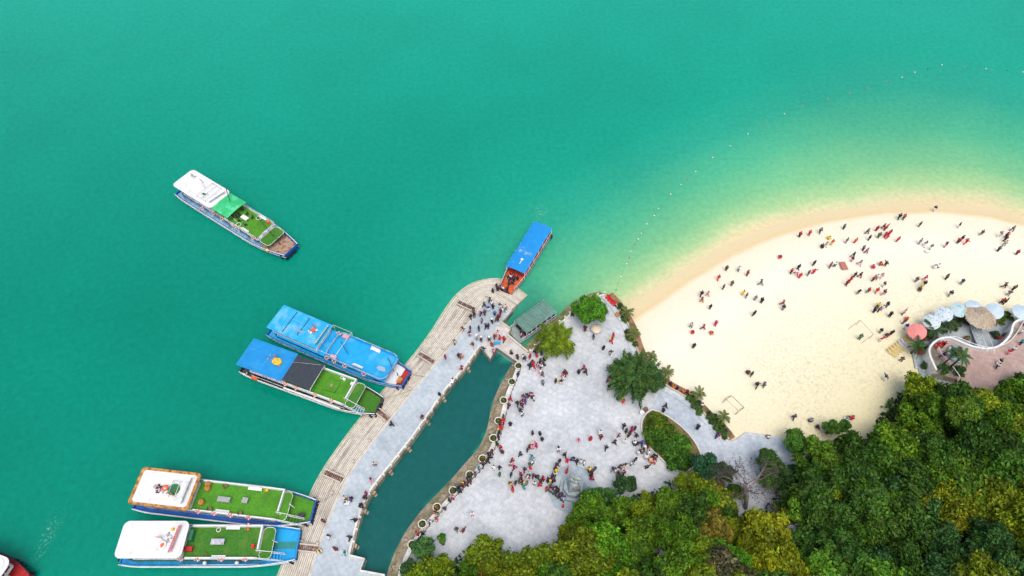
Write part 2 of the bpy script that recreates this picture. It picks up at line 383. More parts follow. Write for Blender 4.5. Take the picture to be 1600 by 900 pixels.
# ================================================================ pier, plaza, walls
def paving(name, c1, c2, tile=(1.2, .6), rot=0.0, patch=(.05, .6), stain=None):
    m = bpy.data.materials.new(name); n, l = nt(m); b = n['Principled BSDF']; tc = n.new('ShaderNodeTexCoord')
    mp = n.new('ShaderNodeMapping'); mp.inputs['Rotation'].default_value = (0, 0, rot); l.new(tc.outputs['Object'], mp.inputs[0])
    br = n.new('ShaderNodeTexBrick'); br.inputs['Scale'].default_value = 1; br.inputs['Brick Width'].default_value = tile[0]; br.inputs['Row Height'].default_value = tile[1]
    br.inputs['Mortar Size'].default_value = .03; br.inputs['Color1'].default_value = (.90,.91,.92,1); br.inputs['Color2'].default_value = (1.05,1.04,1.03,1); br.inputs['Mortar'].default_value = (.76,.77,.78,1)
    l.new(mp.outputs[0], br.inputs['Vector'])
    nz = n.new('ShaderNodeTexNoise'); nz.inputs['Scale'].default_value = .11; nz.inputs['Detail'].default_value = 10; nz.inputs['Roughness'].default_value = .72; l.new(tc.outputs['Object'], nz.inputs['Vector'])
    cr = ramp(n, [(.36, c1), (.62, c2)]); l.new(nz.outputs['Fac'], cr.inputs['Fac'])
    m1 = n.new('ShaderNodeMix'); m1.data_type = 'RGBA'; m1.blend_type = 'MULTIPLY'; m1.inputs[0].default_value = .8; l.new(cr.outputs[0], m1.inputs[6]); l.new(br.outputs[0], m1.inputs[7])
    n2 = n.new('ShaderNodeTexNoise'); n2.inputs['Scale'].default_value = 1.6; n2.inputs['Detail'].default_value = 6; l.new(tc.outputs['Object'], n2.inputs['Vector'])
    r2 = n.new('ShaderNodeMapRange'); r2.inputs[1].default_value = .3; r2.inputs[2].default_value = .7; r2.inputs[3].default_value = .86; r2.inputs[4].default_value = 1.08; l.new(n2.outputs['Fac'], r2.inputs[0])
    m2 = n.new('ShaderNodeMix'); m2.data_type = 'RGBA'; m2.blend_type = 'MULTIPLY'; m2.inputs[0].default_value = 1; l.new(m1.outputs[2], m2.inputs[6]); l.new(r2.outputs[0], m2.inputs[7])
    n7 = n.new('ShaderNodeTexNoise'); n7.inputs['Scale'].default_value = .33; n7.inputs['Detail'].default_value = 8; n7.inputs['Distortion'].default_value = .8; l.new(tc.outputs['Object'], n7.inputs['Vector'])
    r7 = n.new('ShaderNodeMapRange'); r7.inputs[1].default_value = .56; r7.inputs[2].default_value = .74; r7.inputs[3].default_value = 1; r7.inputs[4].default_value = .80; l.new(n7.outputs['Fac'], r7.inputs[0])
    m3 = n.new('ShaderNodeMix'); m3.data_type = 'RGBA'; m3.blend_type = 'MULTIPLY'; m3.inputs[0].default_value = 1; l.new(m2.outputs[2], m3.inputs[6]); l.new(r7.outputs[0], m3.inputs[7])
    out = m3.outputs[2]
    l.new(out, b.inputs['Base Color']); b.inputs['Roughness'].default_value = .75
    return m
M_PLAZA = paving('pale_blue_paving', (.45,.485,.51), (.58,.62,.64), (1.0, 1.0), .5)
M_DECK = paving('quay_paving', (.37,.435,.475), (.50,.57,.61), (1.8, .9), .95)
M_PATH = paving('path_paving', (.35,.42,.48), (.56,.61,.66), (1.0, 1.0), .2)
M_PINK = paving('terrace_paving', (.36,.25,.215), (.46,.34,.30), (.8, .8), .2)
M_COURT = paving('court_paving', (.25,.30,.32), (.40,.45,.47), (.8, .8), .9)
M_STEP = mat('step_stone', (.60,.56,.47), .85, .14, 1.5, bump=.5, col2=(.36,.325,.27), c2scale=.2, c2lo=.50, c2hi=.74, detail=10)
M_STEP2 = mat('step_stone_worn', (.55,.50,.42), .85, .2, 1.5, bump=.5, col2=(.30,.27,.23), c2scale=.22, c2lo=.50, c2hi=.70, detail=10)
M_JOINT = mat('joint_shade', (.20,.16,.12), .9, .3, 1.5)  # dark tone for joint lines and painted riser shadow
M_ALGAE = mat('algae_stone', (.24,.27,.09), .8, .35, 1.3, bump=.4, col2=(.42,.36,.2), c2scale=.5, c2lo=.5, c2hi=.7)
M_STONE = mat('cream_stone', (.56,.52,.44), .8, .15, 2.5, bump=.3, col2=(.36,.32,.26), c2scale=.8, c2lo=.5, c2hi=.75)
M_WHITE = mat('white_stone', (.66,.66,.62), .7, .1, 2.5, bump=.2, col2=(.48,.46,.42), c2scale=1.0, c2lo=.5, c2hi=.8)
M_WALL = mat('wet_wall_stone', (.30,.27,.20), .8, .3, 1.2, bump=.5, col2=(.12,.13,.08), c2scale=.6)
M_BANK = mat('embankment_stone', (.34,.28,.19), .85, .35, 1.4, bump=.6, col2=(.20,.18,.10), c2scale=.7, c2lo=.45, c2hi=.6)
M_DARK = mat('dark_metal', (.03,.032,.035), .5, .2, 3)
M_RUST = mat('rusty_plank', (.20,.09,.06), .8, .3, 4, col2=(.35,.3,.27), c2scale=2)

OUT_PX = [(418,925),(440,872),(462,822),(480,772),(499,735),(523,699),(557,654),(601,602),(641,555),(670,516),(692,481),(712,456),(740,438),(778,432),(803,442),(826,459)]
INN_PX = [(474,925),(490,868),(508,818),(527,773),(547,735),(573,698),(606,656),(646,606),(688,556),(716,521),(738,494),(749,478),(757,467),(762,463),(779,473),(799,484)]
NS = 64
outer = [G(x, y, 0).to_2d() for x, y in OUT_PX]; inner = [G(x, y, DECK).to_2d() for x, y in INN_PX]
def matched(A, B, n):
    """parameterise both polylines by matched vertices, cubic-smooth"""
    ra, rb = [], []
    k = len(A)
    def cr4(P, i, t):
        p0, p1, p2, p3 = P[max(0, i-1)], P[i], P[min(k-1, i+1)], P[min(k-1, i+2)]
        return .5*((2*p1)+(p2-p0)*t+(2*p0-5*p1+4*p2-p3)*t*t+(3*p1-p0-3*p2+p3)*t**3)
    for j in range(n):
        q = (k-1)*j/(n-1); i = min(k-2, int(q)); t = q-i
        ra.append(cr4(A, i, t)); rb.append(A[0] if False else (B[i].lerp(B[i+1], t) if i > 9 else cr4(B, i, t)))
    return ra, rb
OA, IB = matched(outer, inner, NS)
pier = empty('stepped_pier', (IB[NS//2].x, IB[NS//2].y, 0))
tag(pier, 'curved stone pier with long boat-landing steps down to the green water', 'pier')
def pb(mb, name, m, parent, loc=None):
    """build with world coordinates under a parent standing at parent.location"""
    o = mb.build(name, m, parent); o.location = -Vector(parent.location); return o
NSTEP = 15
for k in range(NSTEP):
    A = [a.lerp(b, k/NSTEP) for a, b in zip(OA, IB)]; B = [a.lerp(b, (k+1)/NSTEP) for a, b in zip(OA, IB)]
    zt = -0.10+(DECK-.06+0.10)*(k/(NSTEP-1))
    s = MB(); s.strip(A, [a.lerp(b, .72) for a, b in zip(A, B)], -2.5, zt)
    s2 = MB(); s2.strip([a.lerp(b, .66) for a, b in zip(A, B)], [b+(b-a)*.06 for a, b in zip(A, B)], -2.5, zt-.13); pb(s2, 'riser_joint_shade', M_JOINT, pier)  # recessed dark strip: step joint plus riser shadow put in as colour
    pb(s, 'step', M_ALGAE if k < 1 else mat('stained_step', (.42,.42,.25), .85, .3, 1.5, col2=(.5,.46,.36), c2scale=.6) if k < 2 else (M_STEP2 if k in (3, 6, 7, 10) else M_STEP), pier)
RIGHT_PX = [(800,484),(795,491),(783,503),(797,513),(792,525),(824,552)]
RIGHT2_PX = [(812,569),(776,544),(766,562),(750,542),(726,576),(690,617),(676,640),(663,657),(650,677),(633,699),(610,728),(581,764),(567,791),(557,825),(547,867),(571,873),(564,891),(602,898),(598,925)]
dpoly = [p for p in IB] + GP([(800,484)], DECK) + GP(RIGHT_PX[1:]+RIGHT2_PX, DECK)
s = MB(); s.prism([(p.x, p.y) for p in dpoly], -2.5, DECK)
pb(s, 'deck', M_DECK, pier)
# cream margin along the top of the steps
s = MB(); off = offset(IB, -.45); s.strip(IB, off, DECK-.2, DECK+.006); pb(s, 'margin', M_STONE, pier)
# cream paving of the side landing and footbridge
s = MB(); s.prism([(p.x, p.y) for p in GP([(783,503),(797,513),(792,525),(824,552),(812,569),(776,544),(766,562),(750,542),(766,522)], DECK)], DECK-.1, DECK+.008)
pb(s, 'landing_paving', mat('landing_stone', (.55,.54,.50), .8, .15, 1.2, col2=(.42,.40,.36)), pier)
# weathered wall faces
def wallrun(px, z, wd, z0, z1, name, m, parent, side=-1):
    P = GP(px, z); Q = offset(P, side*wd); s = MB(); s.strip(P, Q, z0, z1); return pb(s, name, m, parent)
wallrun([(812,569),(776,544)], DECK, .35, DECK-.9, DECK+.35, 'parapet', M_STONE, pier, -1)
wallrun([(792,525),(824,552)], DECK, .35, DECK-.9, DECK+.35, 'parapet', M_STONE, pier, 1)
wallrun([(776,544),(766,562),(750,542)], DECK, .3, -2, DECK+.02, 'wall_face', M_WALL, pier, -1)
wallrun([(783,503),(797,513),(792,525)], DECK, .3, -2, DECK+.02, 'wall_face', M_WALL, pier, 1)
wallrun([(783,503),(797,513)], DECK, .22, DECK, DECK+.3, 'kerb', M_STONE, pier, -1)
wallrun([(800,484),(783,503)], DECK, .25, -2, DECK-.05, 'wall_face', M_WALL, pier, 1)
wallrun([(547,867),(571,873),(564,891),(602,898)], DECK, .3, DECK-.9, DECK+.4, 'parapet', M_WHITE, pier, -1)
edge = GP([(750,542),(726,576),(690,617),(676,640),(663,657),(650,677),(633,699),(610,728),(581,764),(567,791),(557,825),(547,867)], DECK)
edge = smooth(edge, 2)
s = MB(); s.strip(edge, offset(edge, -.35), DECK-.3, DECK+.22); pb(s, 'kerb', M_WHITE, pier)
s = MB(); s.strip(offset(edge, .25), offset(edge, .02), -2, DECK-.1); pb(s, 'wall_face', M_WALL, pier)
eq = resample(edge, 23)
for i, p in enumerate(eq[1:-1]):
    a = eq[i]; b = eq[i+2]; t = (b-a).normalized(); nn = Vector((-t.y, t.x)); ang = math.atan2(t.y, t.x)
    s = MB(); s.box((p.x+nn.x*.1, p.y+nn.y*.1, DECK+.1), (.26, .42, .6), ang); s.box((p.x+nn.x*.1, p.y+nn.y*.1, DECK+.45), (.34, .34, .12), ang)
    pb(s, 'mooring_post', M_WHITE, pier)
for px, py in [(690,618),(634,699),(606,733),(580,766),(568,800),(552,846),(728,577),(664,657)]:
    g = G(px, py, DECK); j = min(range(len(edge)), key=lambda q: (edge[q]-g.to_2d()).length); j = max(1, min(len(edge)-2, j))
    t = (edge[j+1]-edge[j-1]).normalized(); nn = Vector((-t.y, t.x)); ang = math.atan2(t.y, t.x); p = edge[j]+nn*.25
    s = MB(); s.box((p.x, p.y, -.35), (.65, .6, 2.5), ang); s.box((p.x+nn.x*.2, p.y+nn.y*.2, -.7), (.5, .7, 1.5), ang)
    pb(s, 'buttress', mat('buttress_stone', (.36,.28,.19), .85, .3, 1.5, bump=.5, col2=(.25,.2,.12)), pier)

# boarding slots: low kerbs either side of a slatted gangway let into the steps
slots = [((715,473),(741,485),'behind the waiting crowd at the pier head'),((655,554),(677,567),'beside the blue-decked boat'),((590,643),(607,656),'at the bow of the black-canopied boat'),((508,739),(535,751),'on the empty stretch of steps'),((468,856),(497,859),'at the bow of the white-roofed boat')]
for (a, b, where) in slots:
    A = G(*a, .7); B = G(*b, 1.25); g = empty('boarding_ramp', (A+B)/2)
    tag(g, 'slatted boarding ramp between low kerbs '+where, 'ramp', 'boarding ramps let into the pier steps')
    d = (B-A).normalized(); sd_ = Vector((-d.y, d.x, 0)).normalized()
    for q in (-1, 1):
        s = MB(); s.bar(A+sd_*q*.50+Vector((0,0,.35)), B+sd_*q*.50+Vector((0,0,.35)), .20, .35); pb(s, 'kerb', M_STONE, g)
    for i in range(10):
        p = A.lerp(B, (i+.5)/10)+Vector((0,0,.28)); s = MB(); s.bar(p-sd_*.4, p+sd_*.4, .20, .1); pb(s, 'slat', M_RUST, g)
    s = MB(); s.bar(A+Vector((0,0,.14)), B+Vector((0,0,.14)), .8, .12); pb(s, 'bed', M_DARK, g)
# small bollards at the top of the steps
for i, (px, py) in enumerate([(519,771),(552,722),(578,690),(601,658),(640,609),(662,588),(693,545),(727,505),(760,464),(497,850)]):
    g = G(px, py, DECK); s = MB(); s.lathe((0,0,0), [(.16,0),(.16,.35),(.26,.42),(.26,.55),(.12,.6)], 10)
    o = s.build('bollard', M_STONE, loc=g)
    tag(o, 'stone bollard above the pier steps, '+['lower pier','above the empty boarding ramp','between the lower ramps','by the black-canopied boat','just above the black-canopied boat','facing the blue boat bow','above the blue boat ramp','by the blue-coated person','pointed end','lowest one'][i], 'bollard', 'bollards along the top of the pier steps')

# ---------------------------------------------------------------- plaza
PL_IN = [(807,572),(801,590),(789,618),(783,645),(775,680),(757,716),(733,745),(707,770),(679,800),(652,832),(634,862),(622,896),(616,925)]
PL_LEFT = [(824,552),(828,551),(845,532),(866,511),(884,499),(900,480),(925,466),(944,461)]
PL_RIGHT = [(948,462),(963,478),(977,500),(986,520),(992,540),(1000,560),(1018,585),(1039,603),(1070,620),(1087,634),(1103,651),(1125,671),(1138,688),(1146,691),(1166,675),(1216,682),(1236,700)]
pin = smooth(GP(PL_IN, DECK), 1); pleft = GP(PL_LEFT, DECK); prt = GP(PL_RIGHT, DECK)
ppoly = [p for p in pin[::-1]] + GP([(812,569)], DECK) + pleft + prt + [Vector((62, 22)), Vector((-20, 22))]
s = MB(); s.prism([(p.x, p.y) for p in ppoly], -2.5, DECK-.004)
plaza = s.build('plaza', M_PLAZA); structure(plaza, 'large pale paved plaza above the basin')
# bluer path towards the bare tree
s = MB(); pp = GP([(1035,606),(1070,624),(1087,638),(1103,655),(1125,675),(1138,692),(1166,679),(1216,686),(1236,704)], DECK)+[Vector((52, 30))]+GP([(1150,770),(1100,740),(1075,690),(1055,662),(1015,640)], DECK)
s.prism([(p.x, p.y) for p in pp], DECK-.05, DECK+.004); structure(s.build('path', M_PATH), 'bluish paved path between the oval bed and the beach')
# embankment
bo = GP([(800,569),(778,608),(767,638),(763,667),(751,698),(726,725),(699,757),(662,793),(632,833),(610,878),(600,920)], 0)
emb = empty('embankment', (bo[5].x, bo[5].y, 0)); tag(emb, 'sloping brown stone embankment round the inner basin', 'embankment')
bi = resample(pin, 40); bo2 = smooth(bo, 2); bo2 = resample(bo2, 40)
s = MB()
vs = []
for a, b in zip(bo2, bi):
    c = a.lerp(b, .75); e = a+(a-b).normalized()*.8
    vs += [(e.x, e.y, -.6), (a.x, a.y, .05), (c.x, c.y, .75), (b.x, b.y, 1.05), (b.x, b.y, -1.5), (e.x, e.y, -1.5)]
fs = []
for i in range(39):
    for j in range(6): fs.append((6*i+j, 6*i+(j+1) % 6, 6*i+6+(j+1) % 6, 6*i+6+j))
s.add(vs, fs); pb(s, 'stone_slope', M_BANK, emb)
for i in range(39):
    a = bo2[i].lerp(bi[i], .5); b = bo2[i+1].lerp(bi[i+1], .5); s = MB()
    for q in range(3):
        c = a.lerp(b, (q+rnd.random()*.6)/3); s.blob((c.x+rnd.uniform(-.3,.3), c.y+rnd.uniform(-.3,.3), .45), (rnd.uniform(.3,.6), rnd.uniform(.3,.5), .25), 6, 4, .25, rnd)
    if i % 2 == 0: pb(s, 'rock', M_BANK, emb)
s = MB(); s.strip(pin, offset(pin, 1.0 if True else 0), DECK-.6, DECK+.012)
pb(s, 'margin', M_WHITE, emb)
# parapet rail with posts along the basin
rail = empty('basin_balustrade', (pin[6].x, pin[6].y, DECK)); tag(rail, 'low pale balustrade between the potted shrubs along the basin edge', 'balustrade')
ri = offset(pin, .95); ri = resample(ri, 46)
s = MB(); s.tube([(p.x, p.y, DECK+.75) for p in ri], .05, 6); pb(s, 'rail', M_DARK, rail)
for i, p in enumerate(ri):
    s = MB(); s.box((p.x, p.y, DECK+.38), (.09, .09, .76)); pb(s, 'post', M_DARK, rail)

# planters
M_SHRUB = None
def leaf_mat(name, trans=.25):
    m = bpy.data.materials.new(name); n, l = nt(m); b = n['Principled BSDF']; oi = n.new('ShaderNodeObjectInfo'); a = attr(n, 'lv')
    mx = n.new('ShaderNodeMix'); mx.data_type = 'RGBA'; mx.blend_type = 'MULTIPLY'; mx.inputs[0].default_value = 1
    l.new(oi.outputs['Color'], mx.inputs[6]); l.new(a.outputs['Fac'], mx.inputs[7])
    ah = attr(n, 'lh'); hs = n.new('ShaderNodeHueSaturation'); l.new(ah.outputs['Fac'], hs.inputs['Hue'])
    tcg = n.new('ShaderNodeTexCoord'); ng = n.new('ShaderNodeTexNoise'); ng.inputs['Scale'].default_value = .55; ng.inputs['Detail'].default_value = 3; l.new(tcg.outputs['Object'], ng.inputs[0])
    rg_ = n.new('ShaderNodeMapRange'); rg_.inputs[1].default_value = .45; rg_.inputs[2].default_value = .75; l.new(ng.outputs['Fac'], rg_.inputs[0])
    yel_ = n.new('ShaderNodeMix'); yel_.data_type = 'RGBA'; yel_.blend_type = 'MULTIPLY'; yel_.inputs[7].default_value = (1.5,1.22,.7,1); l.new(rg_.outputs[0], yel_.inputs[0]); l.new(mx.outputs[2], yel_.inputs[6]); l.new(yel_.outputs[2], hs.inputs['Color'])
    l.new(hs.outputs[0], b.inputs['Base Color']); b.inputs['Roughness'].default_value = .55; b.inputs['Specular IOR Level'].default_value = .25
    t = n.new('ShaderNodeBsdfTranslucent'); l.new(hs.outputs[0], t.inputs[0]); s = n.new('ShaderNodeMixShader'); s.inputs[0].default_value = trans
    l.new(b.outputs[0], s.inputs[1]); l.new(t.outputs[0], s.inputs[2]); l.new(s.outputs[0], n['Material Output'].inputs[0])
    return m
M_LEAF = leaf_mat('leaves')
def leaves_mesh(name, P, N, size, aspect, seed, lv, m=None, D=None):
    """P points, N normals, D optional long direction"""
    r = np.random.RandomState(seed); n = len(P)
    N = N/np.maximum(1e-6, np.linalg.norm(N, axis=1))[:, None]
    T = r.normal(size=(n, 3)) if D is None else D
    T = T-(T*N).sum(1)[:, None]*N; T /= np.maximum(1e-6, np.linalg.norm(T, axis=1))[:, None]
    B = np.cross(N, T); sz = size*r.uniform(.65, 1.35, n)[:, None]
    a = T*sz; b = B*sz/aspect
    V = np.stack([P-a, P+b*.9+N*sz*.12, P+a, P-b*.9+N*sz*.12], 1).reshape(-1, 3)
    me = bpy.data.meshes.new(name); me.vertices.add(4*n); me.vertices.foreach_set('co', V.reshape(-1).astype(np.float32))
    me.loops.add(4*n); me.loops.foreach_set('vertex_index', np.arange(4*n)); me.polygons.add(n)
    me.polygons.foreach_set('loop_start', np.arange(0, 4*n, 4)); me.polygons.foreach_set('loop_total', np.full(n, 4)); me.update()
    at = me.attributes.new('lv', 'FLOAT', 'FACE'); at.data.foreach_set('value', lv.astype(np.float32))
    at = me.attributes.new('lh', 'FLOAT', 'FACE'); at.data.foreach_set('value', (0.5+r.normal(0, .012, n)).astype(np.float32))
    me.materials.append(m or M_LEAF); return me
def crown_mesh(name, R, flat, nclump, per, size, seed, aspect=1.7, cr=(.26, .42), low=-.15, droop=0):
    r = np.random.RandomState(seed); P = []; N = []; LV = []; C = []
    for i in range(nclump):
        while True:
            d = r.normal(size=3); d /= np.linalg.norm(d)
            if d[2] > low: break
        rad = r.uniform(.35, .86) if i > 3 else .2
        c = d*R*rad*np.array([1, 1, flat]); cl = R*r.uniform(*cr); C.append((c, cl))
        u = r.normal(size=(per, 3)); u += d*0.5+np.array([0, 0, .45]); u /= np.linalg.norm(u, axis=1)[:, None]
        # lumpy surface of small sprays
        k = 7; sp = r.normal(size=(k, 3)); sp /= np.linalg.norm(sp, axis=1)[:, None]
        bump = 1+.22*np.maximum(0, (u @ sp.T)-.72).max(1)/.28
        p = c+u*cl*(r.uniform(.5, 1.0, per)*bump*np.where(r.uniform(size=per) < .14, r.uniform(1.05, 1.4, per), 1))[:, None]*np.array([1, 1, .8])
        p[:, 2] -= droop*np.hypot(p[:, 0], p[:, 1])**2/R
        P.append(p); N.append(u*.55+np.array([0, 0, .35])+r.normal(0, .6, (per, 3)))
        LV.append(np.clip(r.normal(1, .36, per)*r.uniform(.70, 1.35), .3, 2.2))
    P = np.concatenate(P); N = np.concatenate(N); LV = np.concatenate(LV)
    return leaves_mesh(name, P, N, size, aspect, seed, LV), C
def trunk_mesh(name, H, r0, C, zc, seed, n=9, lean=(0, 0)):
    g = random.Random(seed); s = MB(); b = Vector((lean[0], lean[1], H))
    pts = [Vector((0, 0, -1.5)), Vector((g.uniform(-.1,.1), g.uniform(-.1,.1), H*.4))+Vector((lean[0]*.3, lean[1]*.3, 0)), b]
    s.tube(pts, [r0*1.25, r0*.9, r0*.65], 8)
    for c, cl in C[:n]:
        e = Vector((c[0], c[1], c[2]+zc)); mid = b.lerp(e, .5)+Vector((g.uniform(-.3,.3), g.uniform(-.3,.3), g.uniform(0,.3)))
        s.tube([b-Vector((0, 0, .3*H*g.random())), mid, e], [r0*.5, r0*.3, r0*.08], 5)
    me = s.mesh(name); return me
M_BARK = mat('bark', (.13,.10,.075), .9, .3, 6, bump=.8)
M_BARKG = mat('grey_bark', (.26,.22,.20), .9, .3, 6, bump=.6)
shr_me, _ = crown_mesh('foliage', .52, .8, 9, 60, .11, 5)
s = MB(); s.lathe((0,0,0), [(.42,0),(.50,.1),(.62,.45),(.70,.62),(.70,.72),(.58,.72),(.56,.60),(.0,.58)], 20); pot_me = s.mesh('pot'); pot_me.materials.append(mat('white_pot', (.74,.74,.66), .6, .08, 4))
s = MB(); s.lathe((0,0,0), [(.57,.5),(.57,.62),(.0,.66)], 16); soil_me = s.mesh('soil'); soil_me.materials.append(mat('potting_soil', (.05,.035,.02), .95, .3, 5))
PLANT = [(810,572),(800,597),(787,626),(779,658),(771,685),(754,717),(734,742),(708,767),(683,793),(660,819),(644,851),(631,887)]
words = ['nearest the footbridge','second along from the footbridge','third along from the footbridge','fourth along from the footbridge','just above the bend of the basin edge','yellowish one below the bend of the basin edge','beside the seated row below the bend','half way along the lower basin edge','yellowish one beside a person in red','just past the person in white, lower edge','beside the light green tree at the lower edge','lowest one, next to the forest edge']
for i, (px, py) in enumerate(PLANT):
    g = G(px, py, DECK+.5); g.z = DECK+.01; e = empty('potted_shrub', g); yel = i in (5, 8)
    tag(e, 'round clipped shrub in a white pot, '+words[i], 'planter', 'potted shrubs along the basin edge')
    inst('pot', pot_me, e); inst('soil', soil_me, e)
    f = inst('foliage', shr_me, e, (0, 0, .78), (0, 0, i)); f.color = (.20,.20,.02,1) if yel else (.11,.17,.03,1)

# wall between the plaza and the water by the green-roofed boat
wl_ = smooth(GP(PL_LEFT[1:], DECK), 1)
sw = empty('quay_wall', (wl_[3].x, wl_[3].y, 0)); tag(sw, 'mossy stone quay wall with white handrail behind the roofed ferry', 'wall')
wo_ = offset(wl_, 2.6); s = MB()
vs = []; fs = []
for a, b in zip(wo_, wl_): vs += [(a.x, a.y, -.8), (a.lerp(b, .3).x, a.lerp(b, .3).y, .2), (b.x, b.y, 1.2), (b.x, b.y, -1.5)]
for i in range(len(wl_)-1):
    for j in range(4): fs.append((4*i+j, 4*i+(j+1) % 4, 4*i+4+(j+1) % 4, 4*i+4+j))
s.add(vs, fs); pb(s, 'stone_slope', M_ALGAE if False else mat('mossy_slope', (.30,.27,.13), .85, .4, 1.2, bump=.5, col2=(.14,.17,.05), c2scale=.5), sw)
s = MB(); s.strip(wl_, offset(wl_, -.3), DECK-.3, DECK+.45); pb(s, 'coping', M_WHITE, sw)
for i, p in enumerate(resample(wl_, 15)):
    s = MB(); s.box((p.x, p.y, DECK+.5), (.3, .3, 1.0)); pb(s, 'post', M_WHITE, sw)
# kerb + hedge strip along the beach side of the plaza
kr = smooth(GP(PL_RIGHT[:13], DECK), 1)
s = MB(); s.strip(kr, offset(kr, .22), DECK-.6, DECK+.30); o = s.build('beach_kerb', mat('kerb_stone', (.50,.44,.36), .8, .15, 2)); tag(o, 'curved stone kerb along the beach edge of the plaza', 'kerb')
s = MB(); kk = offset(kr, .22); s.strip(kk, offset(kr, 1.5), -.5, DECK-.12); o = s.build('planting_bed', mat('bed_soil', (.30,.17,.09), .9, .25, 2, col2=(.12,.10,.04))); tag(o, 'reddish earth planting bed between the plaza kerb and the sand', 'planting bed')
kin = offset(kr, -1.1); s = MB(); s.strip(kin, offset(kr, -1.22), DECK-.1, DECK+.03); o = s.build('paving_border', M_COURT); tag(o, 'dark thin border line in the paving along the beach kerb', 'border')

# ================================================================ trees and plants
DIRS = ['nearest to', 'second nearest to', 'third nearest to', 'fourth nearest to', 'fifth nearest to', 'sixth nearest to', 'seventh nearest to', 'eighth nearest to', 'ninth nearest to', 'tenth nearest to', 'eleventh nearest to', 'twelfth nearest to']
VAR = []
for i, (R, fl, nc, per, sz, asp, cr_) in enumerate([(3.4,.80,34,260,.27,1.6,(.24,.38)),(3.0,.85,28,250,.27,1.6,(.26,.40)),(3.9,.70,44,230,.27,1.8,(.20,.34)),(2.7,.95,22,260,.22,1.5,(.28,.42)),(3.6,.75,34,230,.30,2.0,(.26,.42)),(3.2,.9,46,150,.23,1.6,(.16,.28)),(4.2,.65,44,220,.25,1.7,(.20,.32)),(2.2,.8,16,230,.20,1.6,(.28,.45))]):
    cm, C = crown_mesh('crown', R, fl, nc, per, sz, 20+i, asp, cr_)
    tm = trunk_mesh('trunk', 4.4, .22, C, 5.2, i); tm.materials.append(M_BARK)
    VAR.append((R, cm, tm))
def tint(c, j=.12, g=None):
    g = g or rnd; k = g.uniform(1-j, 1+j); return (c[0]*k*g.uniform(.92,1.08), c[1]*k, c[2]*k*g.uniform(.85,1.15), 1)
KINDS = {'dark': ((.044,.118,.012), 'dark green'), 'mid': ((.085,.190,.010), 'mid green'), 'olive': ((.150,.220,.008), 'olive green'), 'yellow': ((.205,.255,.008), 'yellow-green'), 'orange': ((.17,.145,.02), 'brownish green'), 'bluish': ((.036,.110,.024), 'blue-green'), 'bright': ((.095,.25,.012), 'fresh bright green'), 'brown': ((.085,.085,.04), 'greyish brown thin-leaved')}
FX = lambda px, py: (px, py)
# tone of the wood, from place to place (photo places: x, y, radius, kind, weight)
TONES = [(1080,860,60,'olive',2),(1000,820,70,'mid',1.6),(940,800,50,'mid',1.5),(1190,760,60,'dark',3),(1290,740,60,'dark',2),(1260,700,60,'mid',2),(1330,780,60,'dark',2),(1480,620,80,'mid',2),(1420,680,60,'mid',2),(1560,640,60,'olive',1.5),(1500,700,60,'dark',2),(1590,760,60,'olive',1.5),(1440,860,60,'yellow',1.0),(1210,860,60,'yellow',1.0),(1180,880,50,'yellow',1.0),(1420,850,30,'orange',.5),(820,820,50,'olive',2),(760,860,60,'olive',2),(690,880,50,'mid',1.4),(1060,790,50,'olive',1.2),(880,860,50,'olive',2),(940,870,60,'bright',1.2),(1300,850,60,'dark',1.5),(1110,880,50,'dark',1),(1190,800,30,'orange',.8),(1500,850,60,'mid',1),(1060,740,30,'olive',2),(1560,880,60,'bluish',1.4),(1480,580,30,'bluish',1.6),(1390,640,30,'bluish',1.0)]
def kind_at(px, py, g):
    wts = {'mid': .55, 'dark': .5, 'olive': .4, 'yellow': .10, 'orange': .06, 'bluish': .15, 'bright': .15, 'brown': .04}
    for x, y, r, k, wgt in TONES:
        d2 = ((px-x)**2+(py-y)**2)/(r*r)
        if d2 < 4: wts[k] += 1.1*wgt*math.exp(-d2*1.4)
    return g.choices(list(wts), list(wts.values()))[0]
CELLN = {0: 'left end', 1: 'left part', 2: 'middle', 3: 'right part', 4: 'right end'}
FT = []
g = random.Random(11)
fpl = [(p.x, p.y) for p in FOREST]
tries = 0; pts = []
while tries < 14000 and len(pts) < 296:
    tries += 1; x = g.uniform(-16, 128); y = g.uniform(8, 72)
    if not inpoly(x, y, FPOLY): continue
    d = float(segdist(np.array([x]), np.array([y]), fpl)[0])
    if d < 1.5: continue
    z = float(hill(np.array([x]), np.array([y]))[0]); px, py = PX((x, y, z+5))
    if px < 560 or px > 1670 or py > 950: continue
    mind = 2.4 if d < 6 else 3.0
    if any((x-a)**2+(y-b)**2 < mind**2 for a, b, *_ in pts): continue
    # leave the outcrops bare
    if any(math.hypot(px-a, py-b) < r for a, b, r in ((1250,842,16),(812,884,7),(1048,872,14),(1085,888,14),(1434,750,24),(1392,796,15))): continue
    pts.append((x, y, z, px, py, d))
LMK = [('the stone statue', 930, 770), ('the bare grey tree', 1160, 770), ('the sand football goal', 1230, 700), ('the pink parasol', 1430, 585), ('the pink terrace', 1560, 600), ('the lower left wood end', 660, 890), ('the bottom edge below the statue', 890, 885), ('the pale limestone outcrop', 1066, 880), ('the bottom edge below the bare tree', 1190, 885), ('the grey rocks in the dark hollow', 1434, 750), ('the reddish rocky patch', 1392, 796), ('the bottom edge right of centre', 1340, 885), ('the bottom right corner', 1590, 885), ('the right edge of the photo', 1595, 720), ('the oval planted bed', 1075, 740), ('the plaza edge above the wood', 800, 845), ('the middle of the wood', 1280, 790), ('the dense wood below the sand', 1330, 690), ('the wood between statue and bare tree', 1040, 800)]
recs = []
